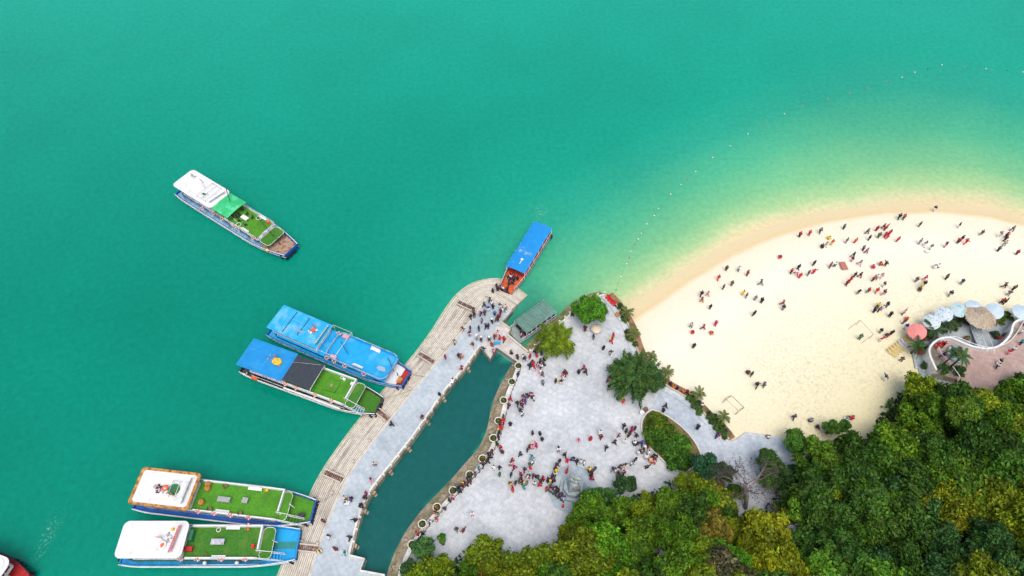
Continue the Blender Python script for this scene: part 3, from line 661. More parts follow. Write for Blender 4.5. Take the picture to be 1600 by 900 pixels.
for (x, y, z, px, py, d) in pts:
    k = kind_at(px, py, g)
    if d < 5: vi = g.choice([1, 3, 7, 5, 3])
    else: vi = g.choice([0, 2, 4, 6, 1, 5, 0])
    sc = g.uniform(.72, 1.1)*(1.0 if d > 5 else .92)
    L = min(range(len(LMK)), key=lambda i: math.hypot(px-LMK[i][1], py-LMK[i][2]))
    recs.append([x, y, z, k, vi, sc, L, math.hypot(px-LMK[L][1], py-LMK[L][2])])
cnt = {}
for r in sorted(recs, key=lambda r: r[7]):
    key = (r[3], r[6]); cnt.setdefault(key, []).append(r)
for (k, L), rs in cnt.items():
    for i, r in enumerate(rs):
        kn = KINDS[k][1]
        art = 'leafy hillside tree'
        lab = f'{kn} hillside tree, {DIRS[min(i, 11)]} {LMK[L][0]}'
        R, cm, tm = VAR[r[4]]
        zz = r[2]-1.0-1.6*g.random()
        e = empty('hillside_tree', (r[0], r[1], zz), g.uniform(0, 6.28))
        tag(e, lab, 'tree', 'trees of the hillside wood')
        o = inst('crown', cm, e, (0, 0, 5.2*1.0), (g.uniform(-.28,.28), g.uniform(-.28,.28), 0), (r[5]*g.uniform(.78,1.28), r[5]*g.uniform(.78,1.28), r[5]*g.uniform(.75,1.3))); o.color = tint(KINDS[k][0], .2, g)
        inst('trunk', tm, e)
# understory
P = []; 
while len(P) < 26000:
    x = g.uniform(-16, 128); y = g.uniform(10, 72)
    if inpoly(x, y, FPOLY): P.append((x, y))
P = np.array(P); Z = hill(P[:, 0], P[:, 1])+np.random.RandomState(3).uniform(0, 1.3, len(P))
r_ = np.random.RandomState(4)
um = leaves_mesh('undergrowth', np.column_stack([P, Z]), r_.normal(0, .5, (len(P), 3))+[0, 0, 1], .42, 1.6, 9, r_.uniform(.5, 1.3, len(P)))
uo = inst('undergrowth', um); uo.color = (.05,.11,.02,1); tag(uo, 'dark leafy undergrowth between the hillside trees', None, kind='stuff'); uo['category'] = 'undergrowth'

# rocks
M_ROCK = mat('limestone', (.30,.29,.30), .9, .4, 1.2, bump=.9, col2=(.13,.12,.13), c2scale=1.0, c2lo=.45, c2hi=.6)
M_ROCK2 = mat('reddish_rock', (.22,.15,.14), .9, .4, 1.5, bump=.9, col2=(.10,.09,.09), c2scale=1.0)
ridged = []
for (px, py, r, mt, lab) in [(1250,842,2.3,M_ROCK,'small grey limestone outcrop in the wood above the bottom edge'),(812,884,1.1,M_ROCK,'small grey boulder among yellow trees near the lower left'),(1048,872,2.0,M_ROCK,'left part of the pale craggy limestone at the bottom edge'),(1085,888,1.9,M_ROCK,'right part of the pale craggy limestone at the bottom edge'),(1434,750,2.6,M_ROCK,'grey rocks showing in the dark hollow of the wood'),(1392,796,1.8,M_ROCK2,'reddish brown rocky patch among the trees')]:
    gr = random.Random(int(px)); zz = 12
    for _ in range(12):
        q = G(px, py, zz); zz = .5*zz+.5*(float(hill(np.array([q.x]), np.array([q.y]))[0])+2.6)
    s = MB()
    for k in range(14):
        a = gr.uniform(0, 6.28); d = gr.uniform(0, r); s.blob((d*math.cos(a)*1.3, d*math.sin(a)*.8, gr.uniform(-.6,.7)), (gr.uniform(.4,.9)*r*.5, gr.uniform(.4,.8)*r*.5, gr.uniform(.5,1.3)), 8, 6, .3, gr)
    for k in range(16):
        a = gr.uniform(0, 6.28); d = gr.uniform(0, r); s.lathe((d*math.cos(a)*1.3, d*math.sin(a)*.8, .3), [(gr.uniform(.2,.5),0),(.15,gr.uniform(.5,1.0)),(.03,gr.uniform(1.0,1.6))], 5, False)
    s.box((0, 0, -3), (r, r, 6)); 
    o = s.build('rock_outcrop', mt, loc=(q.x, q.y, zz)); tag(o, lab, 'rock')
    for p in o.data.polygons: p.use_smooth = False

# --- plaza trees
def big_tree(px, py, zc, R, flat, nc, per, sz, asp, col, label, name='plaza_tree', seed=1, low=-.2, droop=0, crr=(.22,.36), H=None, bark=M_BARK, radial=False, ground=DECK):
    c = G(px, py, zc); e = empty(name, (c.x, c.y, ground)); tag(e, label, 'tree')
    cm, C = crown_mesh('crown', R, flat, nc, per, sz, seed, asp, crr, low, droop)
    if radial:
        pass
    o = inst('crown', cm, e, (0, 0, zc-ground)); o.color = (*col, 1)
    H = H or (zc-ground)*.6
    tm = trunk_mesh('trunk', H, .26, C, zc-ground, seed, 12); tm.materials.append(bark); inst('trunk', tm, e)
    return e, o
big_tree(921,487,4.2,3.35,.62,60,330,.16,1.4,(.075,.235,.018),'dense bright green round-crowned tree at the top corner of the plaza','plaza_tree',31,-.1,0,(.2,.3))
def feather_tree(px, py, zc, R, flat, nbranch, per, size, asp, cols, label, seed, droop=.35):
    """long sprays radiating outwards from the stem"""
    r = np.random.RandomState(seed); c = G(px, py, zc); e = empty('plaza_tree', (c.x, c.y, DECK)); tag(e, label, 'tree')
    P, N, D, LV, C = [], [], [], [], []
    for i in range(nbranch):
        a = r.uniform(0, 6.283); el = r.uniform(-.1, 1.35); L = R*r.uniform(.62, 1.10)
        d = np.array([math.cos(a)*math.cos(el), math.sin(a)*math.cos(el), math.sin(el)*flat]); side = np.array([-math.sin(a), math.cos(a), 0])
        t = r.uniform(.18, 1, per)**.8; wd = R*.085*(1.1-t)+.05
        p = d*L*t[:, None]+side*(r.normal(0, 1, per)*wd)[:, None]; p[:, 2] -= droop*R*(t**2)*math.cos(el)*r.uniform(.6, 1.2)
        p[:, 2] += r.normal(0, .10*R*.5, per)
        dd = d[None, :]*1.0+side[None, :]*r.normal(0, .55, per)[:, None]+np.array([0, 0, -.35])[None, :]*t[:, None]
        P.append(p); D.append(dd); N.append(np.array([0, 0, 1])+r.normal(0, .4, (per, 3))); LV.append(np.clip(r.normal(1, .22, per)*r.uniform(.65, 1.35), .3, 2))
        if i < 16: C.append((d*L*.7, 1))
    me = leaves_mesh('crown', np.concatenate(P), np.concatenate(N), size, asp, seed, np.concatenate(LV), None, np.concatenate(D))
    o = inst('crown', me, e, (0, 0, zc-DECK)); o.color = (*cols, 1)
    tm = trunk_mesh('trunk', (zc-DECK)*.7, .24, C, zc-DECK, seed, 14); tm.materials.append(M_BARK); inst('trunk', tm, e)
    return e
feather_tree(868,529,4.0,4.2,.55,95,150,.32,5.0,(.165,.270,.018),'feathery yellow-green tree beside the green-roofed ferry',41,.30)
feather_tree(992,585,4.6,5.3,.6,190,120,.27,3.2,(.060,.150,.034),'large dark feathery tree between the plaza and the sand',42,.34)
big_tree(1022,590,3.6,2.3,.6,20,200,.2,2.6,(.042,.115,.038),'dark feathery shrubby tree on the beach side of the large dark tree','plaza_tree',43,-.1,.4)
# grey bare twigs inside the round tree + small planter beside it
# --- oval bed
ov = GP([(1018,640),(1006,648),(1000,664),(1003,682),(1013,700),(1030,716),(1046,732),(1068,742),(1088,730),(1098,716),(1088,694),(1074,676),(1056,660),(1038,648)], DECK)
ovs = smooth(ov+[ov[0]], 2)[:-1]; c0 = sum(ovs, Vector((0,0)))/len(ovs)
bed = empty('oval_bed', (c0.x, c0.y, DECK)); tag(bed, 'oval raised planting bed with pale stone rim on the plaza', 'planting bed')
s = MB(); s.prism([((p-c0)*.96+c0)[:] for p in ovs], DECK-.3, DECK+.28); pb(s, 'soil', mat('bed_earth', (.17,.13,.05), .95, .3, 2, col2=(.07,.09,.02), c2scale=1.2), bed)
lp = ovs+[ovs[0]]; s = MB(); s.strip(lp, [(p-c0)*.955+c0 for p in lp], DECK-.3, DECK+.42); pb(s, 'rim', M_WHITE, bed)
for i, (px, py, r, col, lab) in enumerate([(1026,662,1.9,(.11,.20,.016),'clipped yellow-green bush at the top of the oval bed'),(1018,682,1.6,(.07,.17,.018),'green bush on the left side of the oval bed'),(1044,676,1.5,(.085,.19,.018),'green bush at the centre of the oval bed'),(1046,700,1.9,(.07,.20,.025),'bright leafy bush in the lower half of the oval bed'),(1064,694,1.6,(.08,.22,.025),'bright leafy bush on the right side of the oval bed'),(1062,718,1.8,(.06,.18,.022),'leafy bush at the lower tip of the oval bed'),(1032,696,1.3,(.055,.14,.02),'darker bush between the lower bushes of the oval bed')]):
    cm, _ = crown_mesh('foliage', r, .6, 22, 190, .15, 60+i, 1.6, (.24,.38)); c = G(px, py, DECK+1.0); o = inst('bush', cm, None, (c.x, c.y, DECK+.9)); o.scale = (1.12,1.12,1.5); o.color = (*col, 1); tag(o, lab, 'bush', 'bushes in the oval bed')
big = [(1104,728,5.0,2.5,(.026,.105,.045),'dark blue-green round tree below the path by the oval bed'),(1128,738,4.0,1.7,(.035,.10,.03),'small dark tree just left of the bare tree'),(925,781,5.0,2.3,(.055,.165,.03),'green tree overhanging the lower right of the statue'),(950,775,4.0,1.5,(.05,.15,.03),'small green tree right of the statue tree'),(977,758,4.0,1.7,(.035,.095,.03),'small dark grey-green tree at the plaza edge below the crowd'),(660,858,4.0,1.8,(.07,.19,.05),'light feathery green tree at the lower end of the basin planters'),(690,842,4.0,.7,(.09,.24,.03),'small bright green sapling beside the lower plaza'),(1120,748,3.2,1.4,(.12,.085,.05),'brownish thin tree between the dark round tree and the bare tree'),(1240,690,4,2.2,(.06,.17,.02),'light green tree at the lower beach corner'),(1300,668,3.5,1.4,(.06,.15,.02),'small leafy tree at the bottom of the sand by seated people'),(1318,664,3.5,1.2,(.05,.14,.02),'second small leafy tree at the bottom of the sand'),(640,892,3.5,1.6,(.05,.13,.04),'dark green tree at the bottom end of the embankment'),(1200,720,4.5,2.0,(.04,.11,.02),'thin dark tree over the blue paving right of the bare tree'),(1150,768,3.5,1.6,(.06,.13,.02),'low olive tree at the left foot of the bare tree'),(1200,752,3.8,1.6,(.06,.14,.02),'small green tree at the right foot of the bare tree'),(1222,745,4.5,2.2,(.04,.10,.02),'dark tree right of the bare tree')]
for i, (px, py, zc, R, col, lab) in enumerate(big):
    big_tree(px, py, zc, R, .75, int(14+R*9), int(150+R*35), .17, 1.8, col, lab, 'small_tree', 80+i)

# --- bare tree
def bare_tree():
    b = G(1166, 796, DECK); top = G(1164, 738, 9.0)
    e = empty('bare_tree', (b.x, b.y, DECK)); tag(e, 'leafless grey branching tree over the bluish paving', 'tree'); gg = random.Random(5)
    tr = MB(); br = MB(); tw = MB(); d = top-b
    P0 = Vector((0,0,-1)); P1 = d*.35+Vector((.2,0,0)); P2 = d*.72
    tr.tube([P0, P1, P2], [.42,.32,.25], 8)
    ends = []
    def grow(mb, p, dirn, L, r, depth):
        q = p+dirn*L; m_ = p.lerp(q, .5)+Vector((gg.uniform(-.1,.1), gg.uniform(-.1,.1), gg.uniform(-.1,.1)))*L*.5
        mb.tube([p, m_, q], [r, r*.8, r*.55], 5 if depth < 3 else 3, cap=False); ends.append(q)
        if depth >= 6: return
        for k in range(3 if depth < 3 else 2 if gg.random() < .9 else 3):
            nd = (dirn+Vector((gg.gauss(0,.55), gg.gauss(0,.55), gg.gauss(0,.25)+.05))).normalized()
            grow(br if depth < 2 else tw, q if k else m_.lerp(q, .6), nd, L*gg.uniform(.62,.86), r*.55, depth+1)
    for k in range(8):
        a = k*.785+gg.uniform(-.3,.3); el = gg.uniform(.35,1.1)
        grow(br, P1.lerp(P2, gg.uniform(.35,1)), Vector((math.cos(a)*math.cos(el), math.sin(a)*math.cos(el)+.15, math.sin(el))).normalized(), gg.uniform(1.5,2.1), .13, 1)
    tr.build('trunk', M_BARKG, e); br.build('limbs', M_BARKG, e); o = tw.build('twigs', mat('twig_bark', (.20,.16,.17), .9, .2, 6), e)
    E = np.array([tuple(p) for p in ends]); r = np.random.RandomState(3); E = E[r.permutation(len(E))[:1500]]
    E = E+r.normal(0, .15, E.shape)
    me = leaves_mesh('withered_leaves', E, r.normal(size=E.shape), .11, 1.5, 3, r.uniform(.5, 1.4, len(E))); o = inst('withered_leaves', me, e); o.color = (.075,.06,.05,1); o['kind'] = 'stuff'
bare_tree()

# --- palms along the beach
def frond_mesh(L, seed):
    gg = random.Random(seed); s = MB(); pts = []
    for i in range(9):
        t = i/8; pts.append(Vector((L*t*(1-.12*t), 0, .55*L*t-.95*L*t*t*.8)))
    s.tube(pts, [.035*(1-.8*i/8) for i in range(9)], 4)
    for i in range(1, 22):
        t = i/22; k = min(7, int(t*8)); p = pts[k].lerp(pts[k+1], t*8-k); ll = L*.30*(math.sin(math.pi*min(1, t*.9+.12))**.6)
        for sd in (-1, 1):
            q = p+Vector((ll*.55, sd*ll*.60, -ll*.45+gg.uniform(-.05,.05))); mid = p.lerp(q, .5)+Vector((0, 0, ll*.06)); wv = Vector((.028, 0, .0))
            s.add([p-wv, mid-wv*1.3, q, mid+wv*1.3, p+wv], [(0, 1, 3, 4), (1, 2, 3)])
    me = s.mesh('frond'); me.materials.append(M_FROND); return me
M_FROND = leaf_mat('palm_leaves', .3)
# constant leaf brightness for meshes without per-leaf values
for me_mat in (M_FROND,):
    n, l = me_mat.node_tree.nodes, me_mat.node_tree.links
    for nd in [x for x in n if x.type == 'ATTRIBUTE']: n.remove(nd)
    nzz = n.new('ShaderNodeTexNoise'); nzz.inputs['Scale'].default_value = 6; mrz = n.new('ShaderNodeMapRange'); mrz.inputs[3].default_value = .7; mrz.inputs[4].default_value = 1.3
    l.new(nzz.outputs[0], mrz.inputs[0]); mixn = [x for x in n if x.type == 'MIX' and not x.inputs[7].is_linked and x.inputs[6].links[0].from_node.type == 'OBJECT_INFO'][0]; l.new(mrz.outputs[0], mixn.inputs[7])
    [x for x in n if x.type == 'HUE_SAT'][0].inputs['Hue'].default_value = .5
FRS = [frond_mesh(1.7, 1), frond_mesh(1.45, 2), frond_mesh(1.9, 3)]
def palm(px, py, h, sc, ground, label, col=(.13,.20,.05), nf=13, seed=0):
    gg = random.Random(seed+int(px)); c = G(px, py, ground+h); e = empty('palm_tree', (c.x, c.y, ground)); tag(e, label, 'palm', 'palms and palm-like plants')
    s = MB(); s.tube([(0,0,-.4),(0.05,0,h*.5),(0,0,h)], [.2*sc,.14*sc,.12*sc], 7); s.build('trunk', M_BARK, e)
    for i in range(nf):
        o = inst('frond', gg.choice(FRS), e, (0, 0, h-.05), (0, gg.uniform(-.7, .35), i*6.283/nf+gg.uniform(-.2,.2)), sc*gg.uniform(.85,1.1)); o.color = tint(col, .2, gg)
for i, (px, py, lab) in enumerate([(979,487,'topmost small palm on the beach edge near the red benches'),(991,521,'second small palm down the beach edge'),(1018,556,'small palm above the large dark tree on the sand side'),(1042,581,'small palm right of the large dark tree'),(1092,616,'small palm beside the orange-clad people by the kerb'),(1131,650,'lowest small palm at the end of the beach kerb')]):
    palm(px, py, 1.6, .95, 1.2, lab, (.155,.20,.055))
palm(1434,541,2.4,1.15,1.3,'dark palm left of the curved white terrace rail',(.05,.12,.03),15)
palm(1504,556,4.4,1.15,3.0,'palm on the right of the round terrace planter',(.09,.17,.045),13)
palm(1492,552,4.2,.9,3.0,'smaller palm on the left of the round terrace planter',(.05,.11,.04),11)
palm(1460,514,2.2,1.5,1.3,'dark palm between pink parasol and white parasols',(.045,.10,.03),15)
palm(1482,503,2.0,1.2,1.3,'dark palm behind the second white parasol',(.05,.10,.03),13)
# hedges on the planting bed
hed = [(969,478,.6,'top'),(973,487,.55,'a'),(977,497,.6,''),(984,519,.7,''),(987,528,.7,''),(992,538,.55,''),(1080,622,.75,''),(1087,632,.8,''),(1093,640,.7,''),(1112,652,.8,''),(1119,660,.85,''),(1126,669,.85,''),(1131,676,.7,''),(1030,590,.7,''),(1037,597,.6,'')]
hw = ['topmost in the bed by the red benches','second from the top of the bed','just above the second palm','upper one beside the second palm','middle one beside the second palm','lower one beside the second palm','upper one by the orange-clad people','middle one by the orange-clad people','lower one by the orange-clad people','uppermost of the four by the lowest palm','second of the four by the lowest palm','third of the four by the lowest palm','last one at the end of the kerb','upper one right of the large dark tree','lower one right of the large dark tree']
for i, (px, py, r, _) in enumerate(hed):
    cm = crown_mesh('foliage', r, .7, 12, 90, .11, 120+i, 1.6, (.3,.5))[0]; c = G(px, py, 1.8); o = inst('hedge_bush', cm, None, (c.x, c.y, 1.55)); o.scale = (1.35,1.35,1); o.color = tint((.055,.125,.025), .25, rnd)
    tag(o, 'low green bush on the beach-side planting bed, '+hw[i], 'bush', 'bushes along the beach-side bed')

# ================================================================ boats

M_TURF = mat('artificial_turf', (.070,.26,.012), .9, .22, 3.5, bump=.6, col2=(.050,.19,.010), c2scale=.5, c2lo=.4, c2hi=.7)
M_TURFD = mat('dark_turf', (.040,.17,.012), .9, .22, 3.5, bump=.6, col2=(.075,.19,.02), c2scale=.6)
M_BLUED = mat('blue_deck_paint', (.004,.33,.68), .7, .10, 1.2, col2=(.06,.42,.72), c2scale=.5, c2lo=.5, c2hi=.7)
M_ROOFB = mat('blue_roof_sheet', (.012,.37,.72), .7, .10, 1.0, col2=(.18,.50,.72), c2scale=.45, c2lo=.48, c2hi=.72, detail=7)
M_ROOFB2 = mat('strong_blue_roof', (.004,.24,.58), .7, .10, 1.0, col2=(.03,.32,.66), c2scale=.35, c2lo=.5, c2hi=.75)
M_ROOFF = mat('ferry_blue_roof', (.003,.24,.62), .7, .08, 1.0, col2=(.25,.42,.62), c2scale=.6, c2lo=.62, c2hi=.72, detail=8)
M_HULLB = mat('blue_hull_paint', (.008,.095,.38), .4, .15, 1.5, col2=(.03,.05,.12), c2scale=.8, c2lo=.55, c2hi=.75)
M_HULLC = mat('cyan_hull_paint', (.010,.25,.58), .4, .15, 1.5, col2=(.02,.12,.3), c2scale=.8, c2lo=.55, c2hi=.75)
M_HULLK = mat('black_hull_paint', (.022,.028,.035), .4, .2, 1.5, col2=(.08,.09,.09), c2scale=.8)
M_WHITEP = mat('white_paint', (.72,.735,.73), .45, .05, 1.5, col2=(.55,.54,.5), c2scale=.9, c2lo=.58, c2hi=.8)
M_ROOFW = mat('white_roof_paint', (.70,.72,.71), .4, .04, .8, col2=(.50,.47,.42), c2scale=.7, c2lo=.60, c2hi=.84, detail=9)
M_LBLUE = mat('light_blue_paint', (.25,.44,.60), .5, .12, 1.5, col2=(.14,.25,.35), c2scale=1)
M_LILAC = mat('pale_wall_paint', (.50,.50,.56), .5, .2, 1.5, col2=(.25,.22,.28), c2scale=1.2)
M_ORT = mat('varnished_trim', (.52,.25,.055), .5, .35, 2.5, col2=(.22,.07,.02), c2scale=1.5, c2lo=.45, c2hi=.65)
M_GLASS = mat('dark_window_glass', (.02,.03,.035), .08, .2, 1, spec=.8)
M_RING = mat('orange_foam', (.75,.13,.05), .6, .1, 3)
M_RED = mat('red_cloth', (.65,.02,.02), .7, .1, 3)
M_YEL = mat('yellow_plastic', (.75,.5,.03), .6, .1, 3)
M_TYRE = mat('tyre_rubber', (.015,.015,.016), .8, .2, 6)
M_WOOD = mat('deck_boards', (.38,.25,.17), .8, .25, 2, col2=(.2,.11,.07), c2scale=1.2)
M_GREY = mat('grey_fittings', (.33,.34,.36), .6, .15, 3)
M_CANB = mat('black_canopy', (.030,.040,.055), .7, .2, 2, bump=.3)
M_CANG = mat('green_tarpaulin', (.03,.46,.16), .55, .12, 1.2, bump=.4, col2=(.10,.62,.30), c2scale=.5)
M_ORDK = mat('orange_deck_paint', (.62,.10,.02), .6, .2, 1.5, col2=(.35,.08,.03), c2scale=1)
M_REDDK = mat('red_deck_paint', (.42,.02,.02), .6, .2, 1.5)
M_PINKP = mat('pink_sign_face', (.65,.33,.36), .6, .15, 3)
TYRE = MB(); TYRE.torus((0,0,0), .33, .13, M=Matrix.Rotation(R_(90), 3, 'Y'), n=12, m=6); TYRE = TYRE.mesh('tyre'); TYRE.materials.append(M_TYRE)
RINGM = MB(); RINGM.torus((0,0,0), .34, .085, n=16, m=6); RINGM = RINGM.mesh('life_ring'); RINGM.materials.append(M_RING)
RINGW = MB()
for q in range(4): 
    a = q*math.pi/2; RINGW.box((.34*math.cos(a), .34*math.sin(a), 0), (.20,.14,.19), a)
RINGW = RINGW.mesh('white_band'); RINGW.materials.append(M_WHITEP)

def rrect(x0, x1, hw, r, n=5, taper=1.0):
    P = []
    for cx, cy, a0 in ((x1-r, hw*taper-r, 0), (x0+r, hw-r, 90), (x0+r, -hw+r, 180), (x1-r, -hw*taper+r, 270)):
        for i in range(n+1):
            a = R_(a0+90*i/n); P.append((cx+r*math.cos(a), cy+r*math.sin(a)))
    return P
def boat(stern, bow, W, label, o):
    z0 = o.get('zref', 1.2); S = G(*stern, z0); B = G(*bow, z0); c = (S+B)/2; L = (B-S).length; ang = math.atan2(B.y-S.y, B.x-S.x)
    e = empty('tour_boat', (c.x, c.y, 0), ang); tag(e, label, 'boat', o.get('group', 'tourist boats'))
    X = lambda t: (t-.5)*L
    bw = o.get('bow_w', .56); dz0 = o.get('deck_z', .75); rise = o.get('rise', .7)
    def hw(t):
        if t < .12: f = .90+.10*math.sin(t/.12*math.pi/2)
        elif t < .68: f = 1.0
        else: u = (t-.68)/.32; f = 1-(1-bw)*u**1.9
        return f*W/2
    gzz = lambda t: 1.15+rise*max(0, (t-.6)/.4)**1.6
    dz = lambda t: dz0+max(0, rise*.6)*max(0, (t-.6)/.4)**1.6
    T = [i/28 for i in range(29)]; vs = []; fs = []
    for t in T:
        h = hw(t); g_ = gzz(t); k = .78 if t < .85 else .78-.25*(t-.85)/.15; xx = X(t)-(0.5*(t-.85)/.15 if t > .85 else 0)
        vs += [(xx-.6*(t>.95), 0, -.9), (xx, k*h, -.5), (X(t), h*.97, .45), (X(t), h, g_), (X(t), h-.18, g_), (X(t), h-.2, dz(t)), (X(t), -h+.2, dz(t)), (X(t), -h+.18, g_), (X(t), -h, g_), (X(t), -h*.97, .45), (xx, -k*h, -.5)]
    n = 11
    for i in range(28):
        for j in range(n): fs.append((i*n+j, i*n+(j+1) % n, (i+1)*n+(j+1) % n, (i+1)*n+j))
    fs += [tuple(range(n)), tuple(28*n+j for j in range(n-1, -1, -1))]
    s = MB(); s.add(vs, fs)
    # transom + bow bulwark
    s.box((X(0)+.09, 0, (dz(0)+gzz(0))/2), (.18, 2*hw(0)-.04, gzz(0)-dz(0))); s.box((X(1)-.10, 0, dz(1)+(gzz(1)-dz(1))*.25), (.2, 2*hw(1)-.04, (gzz(1)-dz(1))*1.2))
    s.build('hull', o['hull'], e)
    s = MB()
    for sg in (-1, 1): s.tube([(X(t), sg*hw(t)*1.01, gzz(t)+.02) for t in T], .085, 5)
    s.build('rub_rail', o.get('rub', M_WHITEP), e)
    s = MB()
    for sg in (-1, 1): s.tube([(X(t), sg*hw(t)*1.0, .62+(gzz(t)-1.15)*.6) for t in T], .06, 5)
    s.build('rub_strake', o.get('rub', M_WHITEP), e)
    # deck areas
    def deckpoly(t0, t1, m, name, dzz=.02, ins=.22):
        n_ = 10; up = [(X(t0+(t1-t0)*i/n_), hw(t0+(t1-t0)*i/n_)-ins) for i in range(n_+1)]; s = MB()
        vs = []; 
        for i in range(n_+1):
            t = t0+(t1-t0)*i/n_; vs += [(up[i][0], up[i][1], dz(t)+dzz), (up[i][0], -up[i][1], dz(t)+dzz)]
        s.add(vs, [(2*i, 2*i+1, 2*i+3, 2*i+2) for i in range(n_)]); return s.build(name, m, e)
    deckpoly(.01, .8, o.get('side_deck', M_HULLB), 'side_deck')
    for (t0, t1, m, nm) in o['fore']: deckpoly(t0, t1, m, nm, .03)
    # tyres on the bow
    for q in (-1, -.33, .33, 1)[: o.get('tyres', 4)]:
        inst('tyre', TYRE, e, (X(1)+.12, q*hw(1)*.85, .75))
    inst('tyre', TYRE, e, (X(.97), -hw(.97)-.1, .9), (0, 0, R_(65))); inst('tyre', TYRE, e, (X(.97), hw(.97)+.1, .9), (0, 0, R_(-65)))
    # lower cabin
    ct0, ct1 = o.get('cabin', (.07, .80)); cw = .74*W/2; UZ = o.get('uz', 2.6)
    s = MB(); s.prism([(X(ct0), cw), (X(ct1), cw*.97), (X(ct1), -cw*.97), (X(ct0), -cw)], dz0-.1, UZ-.02); cab = s.build('cabin', o.get('cabin_m', M_LBLUE), e)
    nwin = 11
    for sg in (-1, 1):
        for i in range(nwin):
            xa = X(ct0+(ct1-ct0)*(i+.5)/nwin); ww = (X(ct1)-X(ct0))/nwin*.72
            s = MB(); s.box((xa, sg*(cw+.01), 2.05), (ww, .05, .75)); s.build('window', M_GLASS, cab)
    # upper deck
    uw = o.get('uw', .80)*W/2; d0, d1 = o.get('deck', (.03, .80)); d0 = max(d0, .10); s = MB(); s.prism(rrect(X(d0), X(d1), uw, .25), UZ, UZ+.14); s.build('upper_deck', o.get('ud_m', M_LILAC), e)
    for (t0, t1, m, nm) in o['areas']:
        s = MB(); s.prism([(X(t0), uw-.2), (X(t1), uw-.2), (X(t1), -uw+.2), (X(t0), -uw+.2)], UZ+.1, UZ+.17); s.build(nm, m, e)
    DZ = UZ+.17
    if 'balcony' in o:
        t0, t1, m = o['balcony']; bwid = uw*.93; yo = .25; P = [(x, y+yo*0) for x, y in rrect(X(t0), X(t1), bwid, .7)]
        s = MB(); s.prism(P, UZ-.25, UZ-.02); b_ = s.build('balcony', m, e)
        s = MB(); s.tube([(x, y, UZ+.0) for x, y in P]+[(P[0][0], P[0][1], UZ)], .05, 5); s.build('rim', M_WHITEP, b_)
        s = MB(); s.box((X(t0)+.6, 0, (dz0+UZ)/2), (.9, bwid*1.2, UZ-dz0-.3)); s.build('support', o.get('cabin_m', M_LBLUE), b_)
    # parapets
    p0, p1 = o.get('parapet', (.42, .80)); pw = o.get('pw', .26); PM = o.get('par_m', M_WHITEP); ph = .62
    s = MB()
    for sg in (-1, 1): s.box(((X(p0)+X(p1))/2, sg*(uw-pw/2), UZ+.14+ph/2), (X(p1)-X(p0), pw, ph))
    s.build('side_parapet', PM, e)
    if o.get('front', True):
        g0 = -uw+1.35 if o.get('stairs', True) else -uw+pw
        s = MB(); s.box((X(p1)-pw/2, (uw-pw+g0)/2, UZ+.14+ph/2), (pw, uw-pw-g0, ph)); s.build('front_parapet', PM, e)
    if o.get('rounded'):
        P = rrect(X(p0), X(p1)+.3, uw+.02, 1.3); P = [p for p in P]
        s = MB(); s.tube([(x, y, UZ+.95) for x, y in P], .10, 6, closed=True); s.tube([(x, y, UZ+.55) for x, y in P], .05, 5, closed=True)
        for i in range(0, len(P)): s.tube([(P[i][0], P[i][1], UZ), (P[i][0], P[i][1], UZ+.95)], .05, 4)
        s.build('guard_rail', M_LBLUE, e)
    # stairs on starboard
    if o.get('stairs', True):
        sx0, sx1 = X(p1)-.3, X(p1)+o.get('stair_len', 3.3); y = -uw+.62; zb = dz(.93)+.1; st = empty('x'); bpy.data.objects.remove(st)
        s = MB()
        for sg in (-1, 1):
            s.bar((sx0, y+sg*.52, UZ+.1), (sx1, y+sg*.52, zb), .07, .22)
            s.tube([(sx0, y+sg*.54, UZ+1.0), ((sx0+sx1)/2, y+sg*.54, (UZ+zb)/2+.9), (sx1, y+sg*.54, zb+.8)], .055, 5)
            for q in (0, .5, 1): s.tube([(sx0+(sx1-sx0)*q, y+sg*.54, UZ+(zb-UZ)*q), (sx0+(sx1-sx0)*q, y+sg*.54, UZ+(zb-UZ)*q+.9)], .04, 4)
        stair = s.build('stairs', M_WHITEP, e)
        for k in range(9):
            q = (k+.5)/9; s = MB(); s.box((sx0+(sx1-sx0)*q, y, UZ+(zb-UZ)*q), (.27, .95, .05)); s.build('tread', o.get('tread', M_GREY), stair)
    # wheelhouse and roof
    r0, r1 = o['roof']; RZ = o.get('rz', UZ+1.85); rw = o.get('rw', .90)*W/2
    s = MB(); s.prism(rrect(X(max(r0, .04)+.02), X(r1)-.5, uw-.35, .2), UZ+.1, RZ-.05); wh = s.build('wheelhouse', o.get('house_m', M_WHITEP), e)
    for sg in (-1, 1):
        for i in range(5):
            xa = X(r0+.06)+(X(r1)-X(r0)-2.4)*(i+.5)/5; s = MB(); s.box((xa, sg*(uw-.34), UZ+1.25), (1.2, .05, .7)); s.build('window', M_GLASS, wh)
    for i in range(3):
        s = MB(); s.box((X(r1)-.49, (i-1)*1.15, UZ+1.2), (.05, .95, .8)); s.build('window', M_GLASS, wh)
    rr_ = o.get('rr', .9); P = rrect(X(r0), X(r1), rw, rr_)
    s = MB(); s.prism(P, RZ, RZ+.12)
    inner_ = [((x-(X(r0)+X(r1))/2)*.93+(X(r0)+X(r1))/2, y*.88) for x, y in P]
    s.prism(inner_, RZ+.12, RZ+.2); rf = s.build('roof', o['roof_m'], e)
    if o.get('trim'):
        a = [((x-(X(r0)+X(r1))/2)*1.0+(X(r0)+X(r1))/2, y) for x, y in P]; bq = [((x-(X(r0)+X(r1))/2)*.905+(X(r0)+X(r1))/2, y*.86) for x, y in P]
        s = MB(); A = [Vector(p) for p in a+[a[0]]]; Bp = [Vector(p) for p in bq+[bq[0]]]; s.strip(A, Bp, RZ+.05, RZ+.26); s.build('trim', M_ORT, rf)
